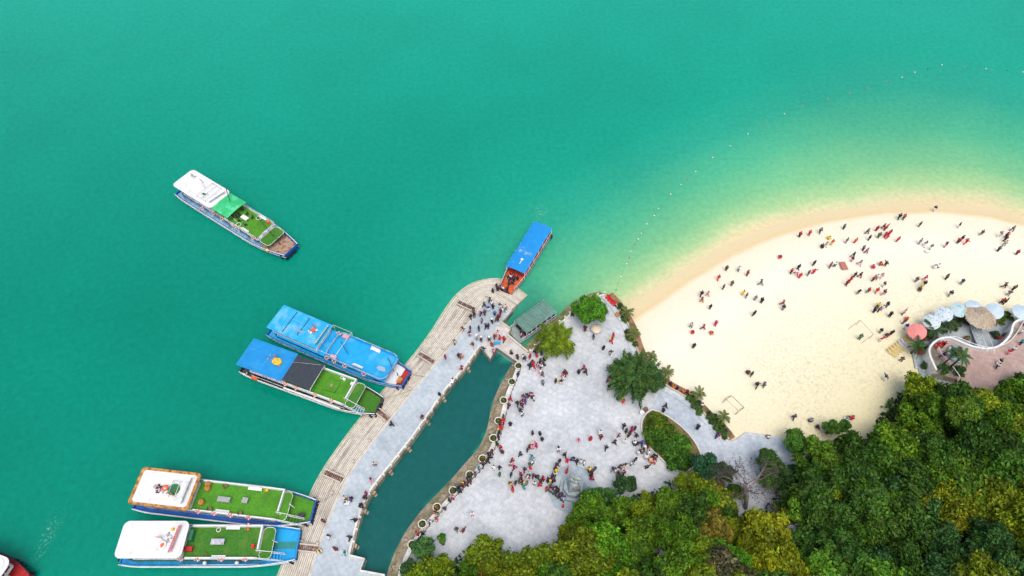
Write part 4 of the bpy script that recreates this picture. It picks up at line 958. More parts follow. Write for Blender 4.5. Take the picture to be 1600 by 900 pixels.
    if o.get('seams', True):
        s = MB()
        nse = o.get('nseam', 5)
        for i in range(1, nse):
            xx = X(r0)+(X(r1)-X(r0))*i/nse; s.box((xx, 0, RZ+.205), (.05, rw*1.7, .025))
        s.box(((X(r0)+X(r1))/2, rw*.28, RZ+.204), ((X(r1)-X(r0))*.9, .05, .02)); s.build('seams', o.get('seam_m', o['roof_m']), rf)
    RT = RZ+.2
    # life rings along the starboard parapet
    for (t, y, z) in o.get('rings', []):
        rg = inst('life_ring', RINGM, e, (X(t), y*uw, UZ+z), (R_(o.get('ringtilt', 60)), 0, 0)); inst('white_band', RINGW, rg)
    tools = {'X': X, 'uw': uw, 'UZ': UZ, 'DZ': DZ, 'RZ': RT, 'e': e, 'hw': hw, 'dz': dz, 'W': W, 'L': L, 'gz': gzz, 'rf': rf}
    return tools
def table(T, t, y, l, w_, m, name='table', h=.72, par=None):
    s = MB(); s.box((0, 0, h), (l, w_, .07))
    for a in (-1, 1):
        for b in (-1, 1): s.box((a*(l/2-.12), b*(w_/2-.1), h/2), (.07,.07,h))
    return s.build(name, m, T['e'], (T['X'](t), y*T['uw'], T['DZ']))
def bench(T, t, y, l=1.8, rz=0, m=None):
    s = MB(); s.box((0,0,.42), (l,.48,.07)); s.box((0,-.24*(1 if y<0 else -1),.68), (l,.07,.5))
    for a in (-1,1): s.box((a*(l/2-.15),0,.2), (.08,.42,.4))
    return s.build('bench', m or M_WHITEP, T['e'], (T['X'](t), y*T['uw'], T['DZ']), rz)
def chair(T, t, y, m, rz=0, sc=1):
    s = MB(); s.box((0,0,.42), (.45,.45,.06)); s.box((-.22,0,.7), (.05,.45,.55))
    for a in (-1,1):
        for b in (-1,1): s.box((a*.19,b*.19,.2), (.05,.05,.4))
    o = s.build('chair', m, T['e'], (T['X'](t), y*T['uw'], T['DZ']), rz); o.scale = (sc,)*3; return o
def hoop(T, t, y, m=M_WHITEP, r=.38, z=.55):
    s = MB(); s.torus((0,0,0), r, .06, n=14, m=5); 
    return s.build('ring_seat', m, T['e'], (T['X'](t), y*T['uw'], T['DZ']+z))
def flag(T, t, y, h=1.8, z=None, sc=1.0, tri=False):
    p = Vector((T['X'](t), y*T['uw'], z if z is not None else T['RZ'])); s = MB(); s.tube([(0,0,0),(0,0,h)], .035, 5); pole = s.build('flag_pole', M_GREY, T['e'], p)
    s = MB(); n = 7; vs = []
    for i in range(n):
        u = i/(n-1); wv = .10*math.sin(u*6); hh = .75*(1-.55*u if tri else 1)
        vs += [(-u*1.1*sc, wv+.35*u, h-.05-.15*u), (-u*1.1*sc, wv+.35*u+.12, h-.05-.15*u-hh*sc)]
    s.add(vs, [(2*i, 2*i+1, 2*i+3, 2*i+2) for i in range(n-1)]); f = s.build('flag', M_RED, pole)
    s = MB(); st = []
    for i in range(10):
        r = (.2 if i % 2 == 0 else .08)*sc; a = math.pi/2+i*math.pi/5; st.append((-.5*sc+r*math.cos(a), .30+r*math.sin(a)*.5, h-.30+r*math.sin(a)*.9))
    s.add(st+[(-.5*sc, .30, h-.27)], [(i, (i+1) % 10, 10) for i in range(10)]); s.v = [(x, y_-.04, z_+.05) for x, y_, z_ in s.v]; s.build('star', M_YEL, pole)
def signboard(T, t, y0, y1, tilt, m, m2=None, name='sign_board', z=None, hgt=.8):
    p = Vector((T['X'](t), 0, z or T['RZ'])); s = MB(); a = Vector((0, y0*T['uw'], .45)); b = Vector((tilt, y1*T['uw'], .45)); Mx = (b-a)
    d = Mx.normalized(); nrm = Vector((d.y, -d.x, 0)); 
    n1 = nrm*hgt*.45; s.add([a-n1+Vector((0,0,-.3)), b-n1+Vector((0,0,-.3)), b+n1+Vector((0,0,.3)), a+n1+Vector((0,0,.3)), a-n1+Vector((0,0,-.38)), b-n1+Vector((0,0,-.38)), b+n1+Vector((0,0,.22)), a+n1+Vector((0,0,.22))], [(0,1,2,3),(7,6,5,4),(0,4,5,1),(1,5,6,2),(2,6,7,3),(3,7,4,0)])
    brd = s.build(name, m, T['e'], p)
    if m2:
        s = MB(); n_ = 11
        for i in range(n_):
            q = (i+.7)/(n_+.4); c = a.lerp(b, q)+nrm*0+Vector((0,0,.03)); s.bar(c-nrm*.2*hgt-d*.07, c+nrm*.2*hgt+d*.05+Vector((0,0,.02)), .09, .05); 
            if i % 3: s.bar(c-d*.1+Vector((0,0,.01)), c+d*.12+Vector((0,0,.01)), .09, .05)
        s.build('lettering', m2, brd)
    return brd
def raft(T, t, y, m, m2, r=.8, sy=.62, rz=0, z=None):
    s = MB(); s.torus((0,0,0), r, .17, n=18, m=6, sy=sy); o = s.build('life_raft', m, T['e'], (T['X'](t), y*T['uw'], (z or T['RZ'])+.2), rz)
    s = MB(); s.prism([(r*.86*math.cos(q*.3927), r*.86*sy*math.sin(q*.3927)) for q in range(16)], -.02, .02); s.build('raft_floor', m2, o); return o
def clutter(T, t, y, n_, ms, spread=(1.0,.7), z=None, seed=1, name='roof_gear'):
    gg = random.Random(seed)
    for k, m in enumerate(ms):
        s = MB()
        for i in range(n_):
            x_ = gg.uniform(-1,1)*spread[0]; y_ = gg.uniform(-1,1)*spread[1]
            if i % 3 == 0: s.box((x_, y_, .12), (gg.uniform(.15,.5), gg.uniform(.12,.35), gg.uniform(.1,.3)), gg.uniform(0,3))
            elif i % 3 == 1:
                s.tube([(x_, y_, .05), (x_+gg.uniform(-.5,.5), y_+gg.uniform(-.3,.3), gg.uniform(.05,.4)), (x_+gg.uniform(-.9,.9), y_+gg.uniform(-.3,.3), .05)], .03, 4)
            else: s.lathe((x_, y_, 0), [(.12,0),(.12,.25),(.05,.3)], 7)
        s.build(name, m, T['e'], (T['X'](t), y*T['uw'], z or T['RZ']))
def frame_rect(T, t0, t1, z, m=M_WHITEP, name='awning_frame', yw=1.0, zb=None, r=.05, mid=False):
    X, uw = T['X'], T['uw']*yw; s = MB(); zb = zb or T['DZ']
    P = [(X(t0), uw, z), (X(t1), uw, z), (X(t1), -uw, z), (X(t0), -uw, z)]
    s.tube(P+[P[0]], r, 5)
    for p in P: s.tube([p, (p[0], p[1], zb)], r, 5)
    if mid: s.tube([(X((t0+t1)/2), uw, z), (X((t0+t1)/2), -uw, z)], r, 5)
    return s.build(name, m, T['e'])
def mast(T, a, b, m=M_DARK, r=.07, name='derrick'):
    s = MB(); s.tube([a, b], [r, r*.7], 6); return s.build(name, m, T['e'])
def crate(T, t, y, sz, m, name='crate', z=None, rz=0):
    s = MB(); s.box((0,0,sz[2]/2), sz); s.box((0,0,sz[2]+.02), (sz[0]*1.06, sz[1]*1.06, .05)); return s.build(name, m, T['e'], (T['X'](t), y*T['uw'], z if z is not None else T['DZ']), rz)

# A: boat under way, white roof, green awning
T = boat((289,290), (456,393), 6.3, 'blue boat sailing alone with white roof and green tarpaulin awning', dict(hull=M_HULLB, side_deck=M_LBLUE, fore=[(.80,.99,M_WOOD,'foredeck')], roof=(.035,.405), roof_m=M_ROOFW, areas=[(.38,.78,M_TURF,'turf')], balcony=(.80,.885,M_TURFD), deck=(.03,.80), parapet=(.5,.52), front=False, tyres=3, cabin_m=M_LBLUE, rr=.9, rings=[(.40,-1.05,.3),(.48,-1.05,.3),(.60,-1.05,.3),(.76,-1.05,.3),(.3,-1.15,0)], stair_len=3.2, tread=M_BLUED))
X, uw, UZ, DZ = T['X'], T['uw'], T['UZ'], T['DZ']
s = MB(); n_ = 9; vs = []
for i in range(n_):
    u = i/(n_-1); yy = (u*2-1)*uw*1.03; zz = UZ+1.9+.28*math.sin(math.pi*u)
    for j in range(5): vs.append((X(.408+.145*j/4), yy, zz-.06*math.sin(math.pi*j/4*2)))
s.add(vs, [(5*i+j, 5*i+j+1, 5*i+j+6, 5*i+j+5) for i in range(n_-1) for j in range(4)]); aw = s.build('awning', M_CANG, T['e'])
mo = aw.modifiers.new('thick', 'SOLIDIFY'); mo.thickness = .03
s = MB()
for t in (.415,.545):
    for sg in (-1,1): s.tube([(X(t), sg*uw*.98, DZ), (X(t), sg*uw*.98, UZ+1.9)], .04, 5)
s.build('awning_pole', M_GREY, T['e'])
s = MB()
for sg in (-1,1):
    for z in (.5,.95): s.tube([(X(.36), sg*uw*.98, UZ+z), (X(.79), sg*uw*.98, UZ+z)], .035, 5)
    for i in range(10): s.tube([(X(.36+.043*i), sg*uw*.98, UZ), (X(.36+.043*i), sg*uw*.98, UZ+.95)], .03, 4)
for z in (.5,.95): s.tube([(X(.80), uw*.95, UZ+z), (X(.80), -uw*.45, UZ+z)], .05, 5)
s.build('guard_rail', M_WHITEP, T['e'])
table(T, .61, -.02, 1.7, .9, M_WHITEP)
for t, y, r in ((.59,.42,-1.5),(.64,.40,-1.5),(.59,-.42,1.5),(.65,-.44,1.5),(.56,.0,0),(.54,.55,.4),(.54,-.5,-.3),(.56,-.25,.2)): chair(T, t, y, M_DARK, r)
hoop(T, .68,.66,M_WHITEP,.55,.5); hoop(T,.615,-.78,M_WHITEP,.5,.5); bench(T,.68,-.86,1.9); bench(T,.7,.86,1.9)
crate(T,.755,.8,(.5,.5,.6),M_RING,'locker')
mast(T, (X(.39), uw*.95, UZ+3.4), (X(.53), -.2*uw, UZ+1.2)); mast(T, (X(.72), uw*.3, UZ+2.8), (X(.90), -.1, 1.9))
mast(T, (X(.9),-.1,1.2), (X(.9),-.1,3.2), M_DARK,.09,'bow_post')
signboard(T,.365,-.75,.75,.5,M_WHITEP,None,'roof_fairing',None,.7); raft(T,.285,-.35,M_WHITEP,mat('dark_green_canvas',(.02,.15,.07)),.8,.55,0)
frame_rect(T,.26,.34,T['RZ']+.45,M_GREY,'roof_rack',.85,T['RZ'],.035,True); flag(T,.24,.2,2.0,tri=True); clutter(T,.10,.5,9,[M_GREY],(.8,.3),seed=3,name='aerials')
crate(T,.87,-1.05,(.5,.5,.5),M_YEL,'jerrycan',1.0); crate(T,.835,.35,(1.2,1.0,.7),M_RUST,'winch',1.2)

# B: blue-decked boat
T = boat((429,505), (636,594), 6.0, 'bright blue boat with blue decks, blue roof and white tubular frame', dict(hull=M_HULLB, side_deck=M_BLUED, rub=M_LBLUE, fore=[(.86,.95,M_WHITEP,'foredeck'),(.95,.985,M_REDDK,'bow_plate')], roof=(.045,.42), roof_m=M_ROOFB, seam_m=M_LBLUE, ud_m=M_BLUED, areas=[(.40,.895,M_BLUED,'blue_decking')], deck=(.03,.90), parapet=(.47,.895), par_m=M_BLUED, pw=.1, front=False, rounded=True, stairs=False, tyres=3, rr=.15, nseam=4, cabin=(.07,.84), rings=[(.49,-1.06,.5),(.545,-1.06,.5),(.62,-1.06,.3),(.76,-1.06,.4),(.47,.8,.9)], cabin_m=M_HULLB, uw=.90))
X, uw, UZ, DZ = T['X'], T['uw'], T['UZ'], T['DZ']
frame_rect(T,.425,.56,UZ+2.1,M_WHITEP,'awning_frame',1.02); signboard(T,.405,-.8,.8,0,M_YEL,M_WHITEP,'roof_sign',None,.5)
s = MB(); s.box((0,0,.06),(.10,uw*1.7,.08)); s.build('roof_rail', M_DARK, T['e'], (X(.16),0,T['RZ'])); s = MB(); s.box((0,0,.06),(.10,uw*1.5,.08)); s.build('roof_rail', M_DARK, T['e'], (X(.26),.2,T['RZ']))
clutter(T,.33,.05,10,[M_WHITEP,M_LBLUE],(.7,.6),seed=4); crate(T,.335,.1,(.7,.6,.35),M_RING,'orange_box',T['RZ']); crate(T,.25,-.35,(1.9,.2,.12),M_GREY,'plank',T['RZ'],.0); flag(T,.345,.25,1.2)
for t,y in ((.70,-.74),(.74,.78)): bench(T,t,y,1.9)
s = MB(); s.box((0,0,.35),(1.2,.7,.7)); s.build('bench', M_PINKP, T['e'], (X(.52),.82*uw,DZ)); s = MB(); s.box((0,0,.35),(1.2,.6,.7)); s.build('bench', M_PINKP, T['e'], (X(.53),-.85*uw,DZ))
mast(T,(X(.535),.15*uw,UZ+2.1),(X(.60),-.25*uw,UZ+.5)); mast(T,(X(.85),.5*uw,UZ+1.5),(X(.92),-.05*uw,UZ+.2)); mast(T,(X(.935),0,1.5),(X(.935),0,2.6),M_HULLB,.1,'bow_post')
s = MB(); s.lathe((0,0,0),[(.95,0),(.95,.35),(.8,.4)],14,sy=.55); s.build('helm_seat', M_LBLUE, T['e'], (X(.84),-.25*uw,DZ))
crate(T,.965,-.25,(.8,1.2,.25),M_ORT,'hatch_cover',1.55)

# C: green deck with black canopy
T = boat((386,561), (593,636), 5.9, 'boat with blue roof, black canopy and turf deck, black hull with white line', dict(hull=M_HULLK, side_deck=M_HULLK, fore=[(.84,.985,M_TURFD,'foredeck')], roof=(.03,.37), rw=.97, roof_m=M_ROOFB2, seam_m=M_ROOFB, uw=.88, areas=[(.36,.80,M_TURF,'turf')], balcony=(.80,.87,M_TURFD), deck=(.03,.80), parapet=(.36,.80), tyres=3, rr=.15, nseam=2, cabin_m=M_HULLK, rings=[(.38,-1.02,.6),(.46,-1.02,.6),(.60,-1.02,.6),(.72,-1.02,.6)], tread=M_LBLUE, pw=.22))
X, uw, UZ, DZ = T['X'], T['uw'], T['UZ'], T['DZ']
s = MB(); s.prism([(X(.362),uw),(X(.575),uw),(X(.575),-uw),(X(.362),-uw)],UZ+1.85,UZ+1.93); s.build('canopy', M_CANB, T['e'])
s = MB()
for t in (.38,.57):
    for sg in (-1,1): s.tube([(X(t), sg*uw*.95, DZ),(X(t), sg*uw*.95, UZ+1.85)], .05, 5)
s.tube([(X(.576),uw,UZ+1.95),(X(.576),-uw,UZ+1.95)],.05,5); s.tube([(X(.362),uw*.4,UZ+1.98),(X(.55),uw*.9,UZ+1.98)],.02,4); s.build('canopy_pole', M_WHITEP, T['e'])
s = MB(); s.box((0,0,.14),(2.3,2.2,.28)); plat = s.build('turf_platform', M_TURF, T['e'], (X(.665),.02*uw,DZ)); s = MB(); s.box((0,0,.34),(.4,.5,.12)); s.build('box', M_WOOD, plat)
hoop(T,.70,.78,M_WHITEP,.25,.3); crate(T,.72,.72,(.4,.4,.4),M_WHITEP,'cool_box'); crate(T,.785,.6,(.5,.5,.5),M_WHITEP,'cool_box'); 
raft(T,.275,.05,M_YEL,M_YEL,.75,.75); clutter(T,.27,.05,8,[M_GREY,M_RING],(.9,.6),seed=6); clutter(T,.22,.15,5,[M_GREY],(.5,.4),seed=8,name='aerials'); flag(T,.275,.15,1.4)
crate(T,.13,-1.12,(1.1,.5,.5),M_RING,'orange_box',1.0); clutter(T,.06,-1.0,8,[M_WHITEP,M_DARK],(.8,.3),z=1.0,seed=9,name='stern_gear')
s = MB(); s.tube([(X(.10),-T['hw'](.1)*.9,1.6),(X(.35),-T['hw'](.3)*.93,1.7),(X(.8),-T['hw'](.8)*.93,1.75)],.05,5); s.build('side_rail', M_WHITEP, T['e'])
s = MB(); s.bar((X(.36),-uw*1.12,1.9),(X(.78),-uw*1.14,1.9),.3,.1); s.build('side_awning', M_WHITEP, T['e'])

# D: orange trimmed roof
T = boat((217,768), (491,800), 6.1, 'boat with rusty orange-trimmed white roof, turf deck and blue hull', dict(hull=M_HULLB, side_deck=M_HULLB, fore=[(.84,.985,M_TURF,'foredeck')], roof=(.035,.37), rw=.97, roof_m=M_ROOFW, trim=True, areas=[(.34,.83,M_TURF,'turf')], balcony=(.82,.875,M_TURF), deck=(.03,.83), parapet=(.37,.83), tyres=4, rr=.55, cabin_m=M_LILAC, rings=[(.40,-1.02,.55),(.49,-1.02,.55),(.58,-1.02,.55),(.68,-1.02,.55)], tread=M_TURFD, pw=.20, stair_len=3.8))
X, uw, UZ, DZ = T['X'], T['uw'], T['UZ'], T['DZ']
table(T,.52,-.12,2.0,.8,M_GREY); table(T,.635,-.02,.9,.85,M_GREY)
bench(T,.665,.80,2.2); bench(T,.53,-.84,2.2)
for t,y in ((.50,.78),(.46,-.78),(.63,-.82)): chair(T,t,y,mat('brown_wood',(.18,.14,.05)),.6,1.2)
chair(T,.73,.80,M_YEL,.4); 
for t,y in ((.40,.78),(.405,.5),(.40,-.42)):
    s = MB(); s.lathe((0,0,0),[(.42,0),(.5,.35),(.42,.6)],12); s.build('barrel', M_ORT, T['e'], (X(t), y*uw, DZ))
signboard(T,.325,-.85,.82,.1,M_DARK,None,'dark_fairing',None,.35); clutter(T,.19,-.05,16,[M_GREY,M_PINKP,M_DARK],(1.3,.6),seed=12); raft(T,.255,-.02,mat('green_raft',(.03,.20,.05)),mat('green_raft2',(.03,.14,.06)),.75,1.0)
raft(T,.205,0,M_RING,M_WHITEP,.35,1.0); frame_rect(T,.24,.32,T['RZ']+.5,M_WHITEP,'roof_rack',.5,T['RZ'],.04,True); flag(T,.275,-.45,1.0)
mast(T,(X(.875),.3,3.2),(X(.905),-.1,2.4),M_WHITEP,.06); crate(T,.945,-.35,(1.0,.5,.35),M_DARK,'windlass',1.75)
s = MB()
for i in range(12): s.tube([(X(.86+.01*i),T['hw'](.86+.01*i)-.2,1.9),(X(.86+.01*i),T['hw'](.86+.01*i)-.2,2.5)],.03,4)
s.build('bow_rail', M_WHITEP, T['e'])

# E: white roof
T = boat((194,852), (467,852), 6.2, 'boat with plain white roof, turf deck and bright blue foredeck', dict(hull=M_HULLC, side_deck=M_HULLC, fore=[(.83,.985,M_BLUED,'foredeck')], roof=(.03,.40), rw=.88, roof_m=M_ROOFW, areas=[(.38,.80,M_TURFD,'turf')], balcony=(.80,.87,M_TURFD), deck=(.03,.80), parapet=(.40,.80), tyres=0, rr=.9, cabin_m=M_TURFD, rings=[(.375,-1.03,.5),(.47,-1.03,.5),(.60,-1.03,.5),(.735,-1.03,.5),(.72,.98,.8)], tread=M_BLUED, pw=.24, ringtilt=75, bow_w=.72, stair_len=3.6))
X, uw, UZ, DZ = T['X'], T['uw'], T['UZ'], T['DZ']
T['e'].children[0]
s = MB(); s.prism([(X(.84),.75),(X(.985),.75),(X(.985),-.15),(X(.84),-.15)],1.35,1.72); bpy.data.objects.remove(s.build('strip', M_TURFD, T['e']))
o_ = None
s = MB(); vs = []
for i in range(6):
    t = .83+.155*i/5; vs += [(X(t),.55,T['dz'](t)+.05),(X(t),-.5,T['dz'](t)+.05)]
s.add(vs,[(2*i,2*i+1,2*i+3,2*i+2) for i in range(5)]); s.build('green_strip', mat('green_strip_paint',(.02,.22,.20),.6), T['e'])
table(T,.565,-.02,2.0,.85,M_LILAC); bench(T,.63,.84,2.1); bench(T,.585,-.88,2.1); hoop(T,.55,.72,M_WHITEP,.32,.4); hoop(T,.505,-.78,mat('brown_wood',(.18,.14,.05)),.32,.4)
crate(T,.405,-.42,(1.3,.65,.6),M_REDDK,'red_chest'); crate(T,.41,.35,(.5,1.5,1.0),mat('dark_green_canvas',(.02,.15,.07)),'locker'); chair(T,.715,.75,M_ORT,.5); crate(T,.765,-.25,(.4,.5,.5),M_RED,'red_box')
signboard(T,.335,-.8,.78,.55,M_PINKP,M_RED,'name_board',None,.75); raft(T,.285,-.35,M_WHITEP,M_RING,.5,.85,1.2); flag(T,.283,-.05,1.1); clutter(T,.31,.1,6,[M_GREY],(.4,.8),seed=14); crate(T,.32,.55,(.3,.3,.5),M_YEL,'lamp_box',T['RZ'])
for t in (.50,.68):
    s = MB(); s.lathe((0,0,0),[(.25,0),(.3,.3),(.15,.45)],9); s.build('white_buoy', M_WHITEP, T['e'], (X(t),-uw*1.12,1.9))
s = MB(); s.bar((X(.35),-T['hw'](.4)*.97,1.45),(X(.80),-T['hw'](.8)*.97,1.45),.12,.5); s.build('bulwark_strip', M_LBLUE, T['e'])
mast(T,(X(.86),.4,2.6),(X(.89),.1,2.2),M_WHITEP,.06)
inst('tyre', TYRE, T['e'], (X(0)-.2,-T['hw'](0)*.7,.8))

# H: boat cut by the lower left corner
T = boat((-132,850), (40,916), 5.6, 'white-roofed boat with red bow at the lower left corner', dict(hull=M_REDDK, side_deck=M_REDDK, rub=M_DARK, fore=[(.84,.985,M_REDDK,'foredeck')], roof=(.0,.90), roof_m=M_ROOFW, areas=[(.40,.80,M_WHITEP,'decking')], deck=(.03,.80), parapet=(.72,.80), tyres=3, rr=1.2, cabin_m=M_WHITEP, stairs=False, pw=.1, rise=1.0))
X, uw, UZ, DZ = T['X'], T['uw'], T['UZ'], T['DZ']
for t in (.80,.84,.88): inst('tyre', TYRE, T['e'], (X(t), T['hw'](t)+.12, 1.0), (0,0,R_(-80)))
crate(T,.86,.1,(.5,.5,.3),M_WHITEP,'cool_box',1.6)

# F: blue-roofed ferry at the pier head
S = G(845,356,1.0); B = G(789,453,1.0)
T = boat((847,357), (790,454), 4.6, 'small ferry with blue roof and orange foredeck landing people at the pier head', dict(group='roofed passenger ferries', hull=mat('brown_hull_paint',(.20,.13,.10),.6,.2), side_deck=M_DARK, rub=M_GREY, fore=[(.72,.985,M_ORDK,'foredeck')], roof=(.02,.76), roof_m=M_ROOFF, areas=[], deck=(.06,.10), parapet=(.07,.09), front=False, stairs=False, tyres=2, rr=.15, uz=1.0, rz=3.0, uw=.84, rw=.90, cabin=(.05,.12), cabin_m=M_HULLB, bow_w=.62, deck_z=.7, rise=.3, seams=False, house_m=M_HULLB)) if False else None
def ferry(stern, bow, W, label, hullm, roofm, t_roof, RZ, deckm, arch=.25, corr=False, railm=M_WHITEP, bw=.65):
    S = G(*stern, .9); B = G(*bow, .9); c = (S+B)/2; L = (B-S).length; e = empty('passenger_ferry', (c.x, c.y, 0), math.atan2(B.y-S.y, B.x-S.x)); tag(e, label, 'ferry')
    X = lambda t: (t-.5)*L; hw = lambda t: W/2*(1 if t < .6 else 1-(1-bw)*((t-.6)/.4)**1.8)
    vs = []; T = [i/20 for i in range(21)]
    for t in T: vs += [(X(t), .8*hw(t), -.6), (X(t), hw(t), 1.0), (X(t), hw(t)-.12, 1.0), (X(t), hw(t)-.12, .65), (X(t), -hw(t)+.12, .65), (X(t), -hw(t)+.12, 1.0), (X(t), -hw(t), 1.0), (X(t), -.8*hw(t), -.6)]
    s = MB(); s.add(vs, [(8*i+j, 8*i+(j+1) % 8, 8*i+8+(j+1) % 8, 8*i+8+j) for i in range(20) for j in range(8)]+[tuple(range(8)), tuple(160+j for j in range(7,-1,-1))]); s.build('hull', hullm, e)
    s = MB(); vs = []
    for t in T: vs += [(X(t), hw(t)-.13, .68), (X(t), -hw(t)+.13, .68)]
    s.add(vs, [(2*i, 2*i+1, 2*i+3, 2*i+2) for i in range(20)]); s.build('deck', deckm, e)
    s = MB()
    for sg in (-1, 1): s.tube([(X(t), sg*hw(t), 1.02) for t in T], .06, 5)
    s.build('rub_rail', M_GREY, e)
    s = MB()
    for sg in (-1, 1):
        s.tube([(X(t), sg*(hw(t)-.1), 1.75) for t in T if t < .97], .045, 5)
        for t in T[:-1]: s.tube([(X(t), sg*(hw(t)-.1), 1.0), (X(t), sg*(hw(t)-.1), 1.75)], .035, 4)
    s.build('guard_rail', railm, e)
    t0, t1 = t_roof; rw = W/2*.97; n = 11; nx = 40; vs = []
    for i in range(nx+1):
        for j in range(n):
            u = j/(n-1)*2-1; vs.append((X(t0)+(X(t1)-X(t0))*i/nx, u*rw, RZ+arch*(1-abs(u)**2.2)+(.05*math.cos(i*math.pi) if corr else 0)))
    s = MB(); s.add(vs, [(n*i+j, n*i+j+1, n*i+n+j+1, n*i+n+j) for i in range(nx) for j in range(n-1)]); rf = s.build('roof', roofm, e); mo = rf.modifiers.new('thick', 'SOLIDIFY'); mo.thickness = .06
    if corr:
        for i in range(15):
            xx = X(t0)+(X(t1)-X(t0))*(i+.5)/15; s = MB(); s.tube([(xx, (j/6*2-1)*rw, RZ+.03+arch*(1-abs(j/6*2-1)**2.2)) for j in range(7)], .05, 4); s.build('rib', mat('grey_rib', (.20,.32,.28), .6), rf)
    for i in range(7):
        for sg in (-1, 1):
            xx = X(t0+.01)+(X(t1-.01)-X(t0+.01))*i/6; s = MB(); s.tube([(xx, sg*rw*.96, .65), (xx, sg*rw*.96, RZ+.05)], .05, 5); s.build('roof_post', railm, e)
    for i in range(8):
        for sg in (-1, 1):
            s = MB(); s.box((0,0,.4), (.45, W*.32, .07)); s.box((-.2,0,.65), (.06, W*.32, .5)); s.build('seat', M_REDDK if not corr else M_DARK, e, (X(t0+.04)+(X(t1-.04)-X(t0+.04))*i/7, sg*W*.24, .68))
    return e, X, hw, L
eF, XF, hwF, LF = ferry((848,361), (790,455), 4.3, 'small ferry with blue roof and orange foredeck landing people at the pier head', mat('brown_hull_paint',(.16,.10,.08),.6,.2), M_ROOFF, (.0,.76), 2.9, M_ORDK, .22)
s = MB(); s.box((0,0,.1),(.35,.5,.3)); s.box((.6,0,.05),(1.1,.12,.1)); s.build('roof_lamp', M_WHITEP, eF, (XF(.60),.2,3.12)); s = MB(); s.box((0,0,.05),(.8,2.9,.02)); s.build('worn_patch', mat('worn_roof_patch',(.20,.38,.55),.7,.3,3,col2=(.02,.22,.55),c2scale=1.2,c2lo=.4,c2hi=.6), eF, (XF(.49),0,3.02+.055))
for q in (-1,1): inst('tyre', TYRE, eF, (XF(.0)+.6, q*(hwF(0)+.15), .9), (0,0,R_(90)))
inst('tyre', TYRE, eF, (XF(1)+.1, .5, .6)); inst('tyre', TYRE, eF, (XF(1)+.1, -.5, .6))
eG, XG, hwG, LG = ferry((859,486), (803,526), 3.8, 'grey passenger ferry with corrugated green roof moored by the footbridge', mat('pale_grey_hull',(.42,.45,.44),.6,.15), mat('green_corrugated_roof',(.11,.23,.185),.6,.12,1.0,col2=(.12,.30,.25),c2scale=.5), (.0,.83), 2.7, mat('grey_green_deck',(.25,.31,.31),.7,.2), .12, True, M_WHITEP, .95)
s = MB(); s.box((0,0,.3),(1.0,.8,.6)); s.build('blue_box', mat('navy_cover',(.02,.05,.25),.6), eG, (XG(.07),hwG(0)-.7,.68))
for q in range(5): s = MB(); s.blob((0,0,.3),(.3,.25,.3),8,6,.1,rnd); s.build('baggage', M_DARK, eG, (XG(.15+.13*q),-(hwG(0)-.55),.68))

# ripple foam: ferry wash, boat wake
def foam(pts, label, dens):
    m = bpy.data.materials.new('foam'); n, l = nt(m); b = n['Principled BSDF']; b.inputs['Base Color'].default_value = (.75,.85,.82,1); b.inputs['Roughness'].default_value = .8
    tc = n.new('ShaderNodeTexCoord'); nz = n.new('ShaderNodeTexNoise'); nz.inputs['Scale'].default_value = 2.2; nz.inputs['Detail'].default_value = 9; nz.inputs['Roughness'].default_value = .75; l.new(tc.outputs['Object'], nz.inputs[0])
    a = attr(n, 'lv'); ad_ = n.new('ShaderNodeMath'); ad_.operation = 'MULTIPLY'; mr = n.new('ShaderNodeMapRange'); mr.inputs[1].default_value = .54; mr.inputs[2].default_value = .74; mr.inputs[4].default_value = dens; l.new(nz.outputs[0], mr.inputs[0]); l.new(mr.outputs[0], ad_.inputs[0]); l.new(a.outputs['Fac'], ad_.inputs[1]); l.new(ad_.outputs[0], b.inputs['Alpha'])
    P = [G(x, y, .03) for x, y, _ in pts]; W_ = [q[2] for q in pts]; vs = []; lv = []; fs = []; K = 8
    pp = resample([p.to_2d() for p in P], 20)
    for i, p in enumerate(pp):
        a_ = pp[max(0,i-1)]; b_ = pp[min(19,i+1)]; t = (b_-a_).normalized(); nn = Vector((-t.y,t.x)); wd = W_[0]+(W_[-1]-W_[0])*i/19
        for j in range(K+1):
            u = j/K*2-1; q = p+nn*u*wd; vs.append((q.x,q.y,.03)); lv.append((1-u*u)*math.sin(math.pi*min(.97,max(.03,i/19))))
    for i in range(19):
        for j in range(K): fs.append((i*(K+1)+j, i*(K+1)+j+1, (i+1)*(K+1)+j+1, (i+1)*(K+1)+j))
    me = bpy.data.meshes.new('foam'); me.from_pydata(vs, [], fs); at = me.attributes.new('lv','FLOAT','POINT'); at.data.foreach_set('value', lv); me.materials.append(m)
    o = inst('foam', me); tag(o, label, None, kind='stuff'); o['category'] = 'foam'
foam([(846,349,.7),(844,318,2.2)], 'white propeller wash behind the blue-roofed ferry', .8)
foam([(52,882,.6),(70,850,1.0),(92,800,2.0)], 'faint foam trail above the lower left boat', .7)
foam([(1538,106,.5),(1556,111,.6)], 'small streak of foam by the float line', 1.0)

# mooring ropes from the four moored bows to the pier
for (a, b, where) in [((497,787),(522,770),'from the turf-decked orange-roofed boat'),((468,845),(497,851),'from the white-roofed boat'),((600,622),(640,610),'from the black-canopied boat'),((640,583),(663,588),'from the blue-decked boat')]:
    A = G(*a, 1.6); B = G(*b, DECK+.4); s = MB(); s.tube([A.lerp(B, i/6)-Vector((0,0,.35*math.sin(math.pi*i/6))) for i in range(7)], .05, 5); tag(s.build('mooring_rope', mat('rope', (.42,.36,.25), .9, .2, 6)), 'pale mooring rope '+where+' to the pier', 'rope')

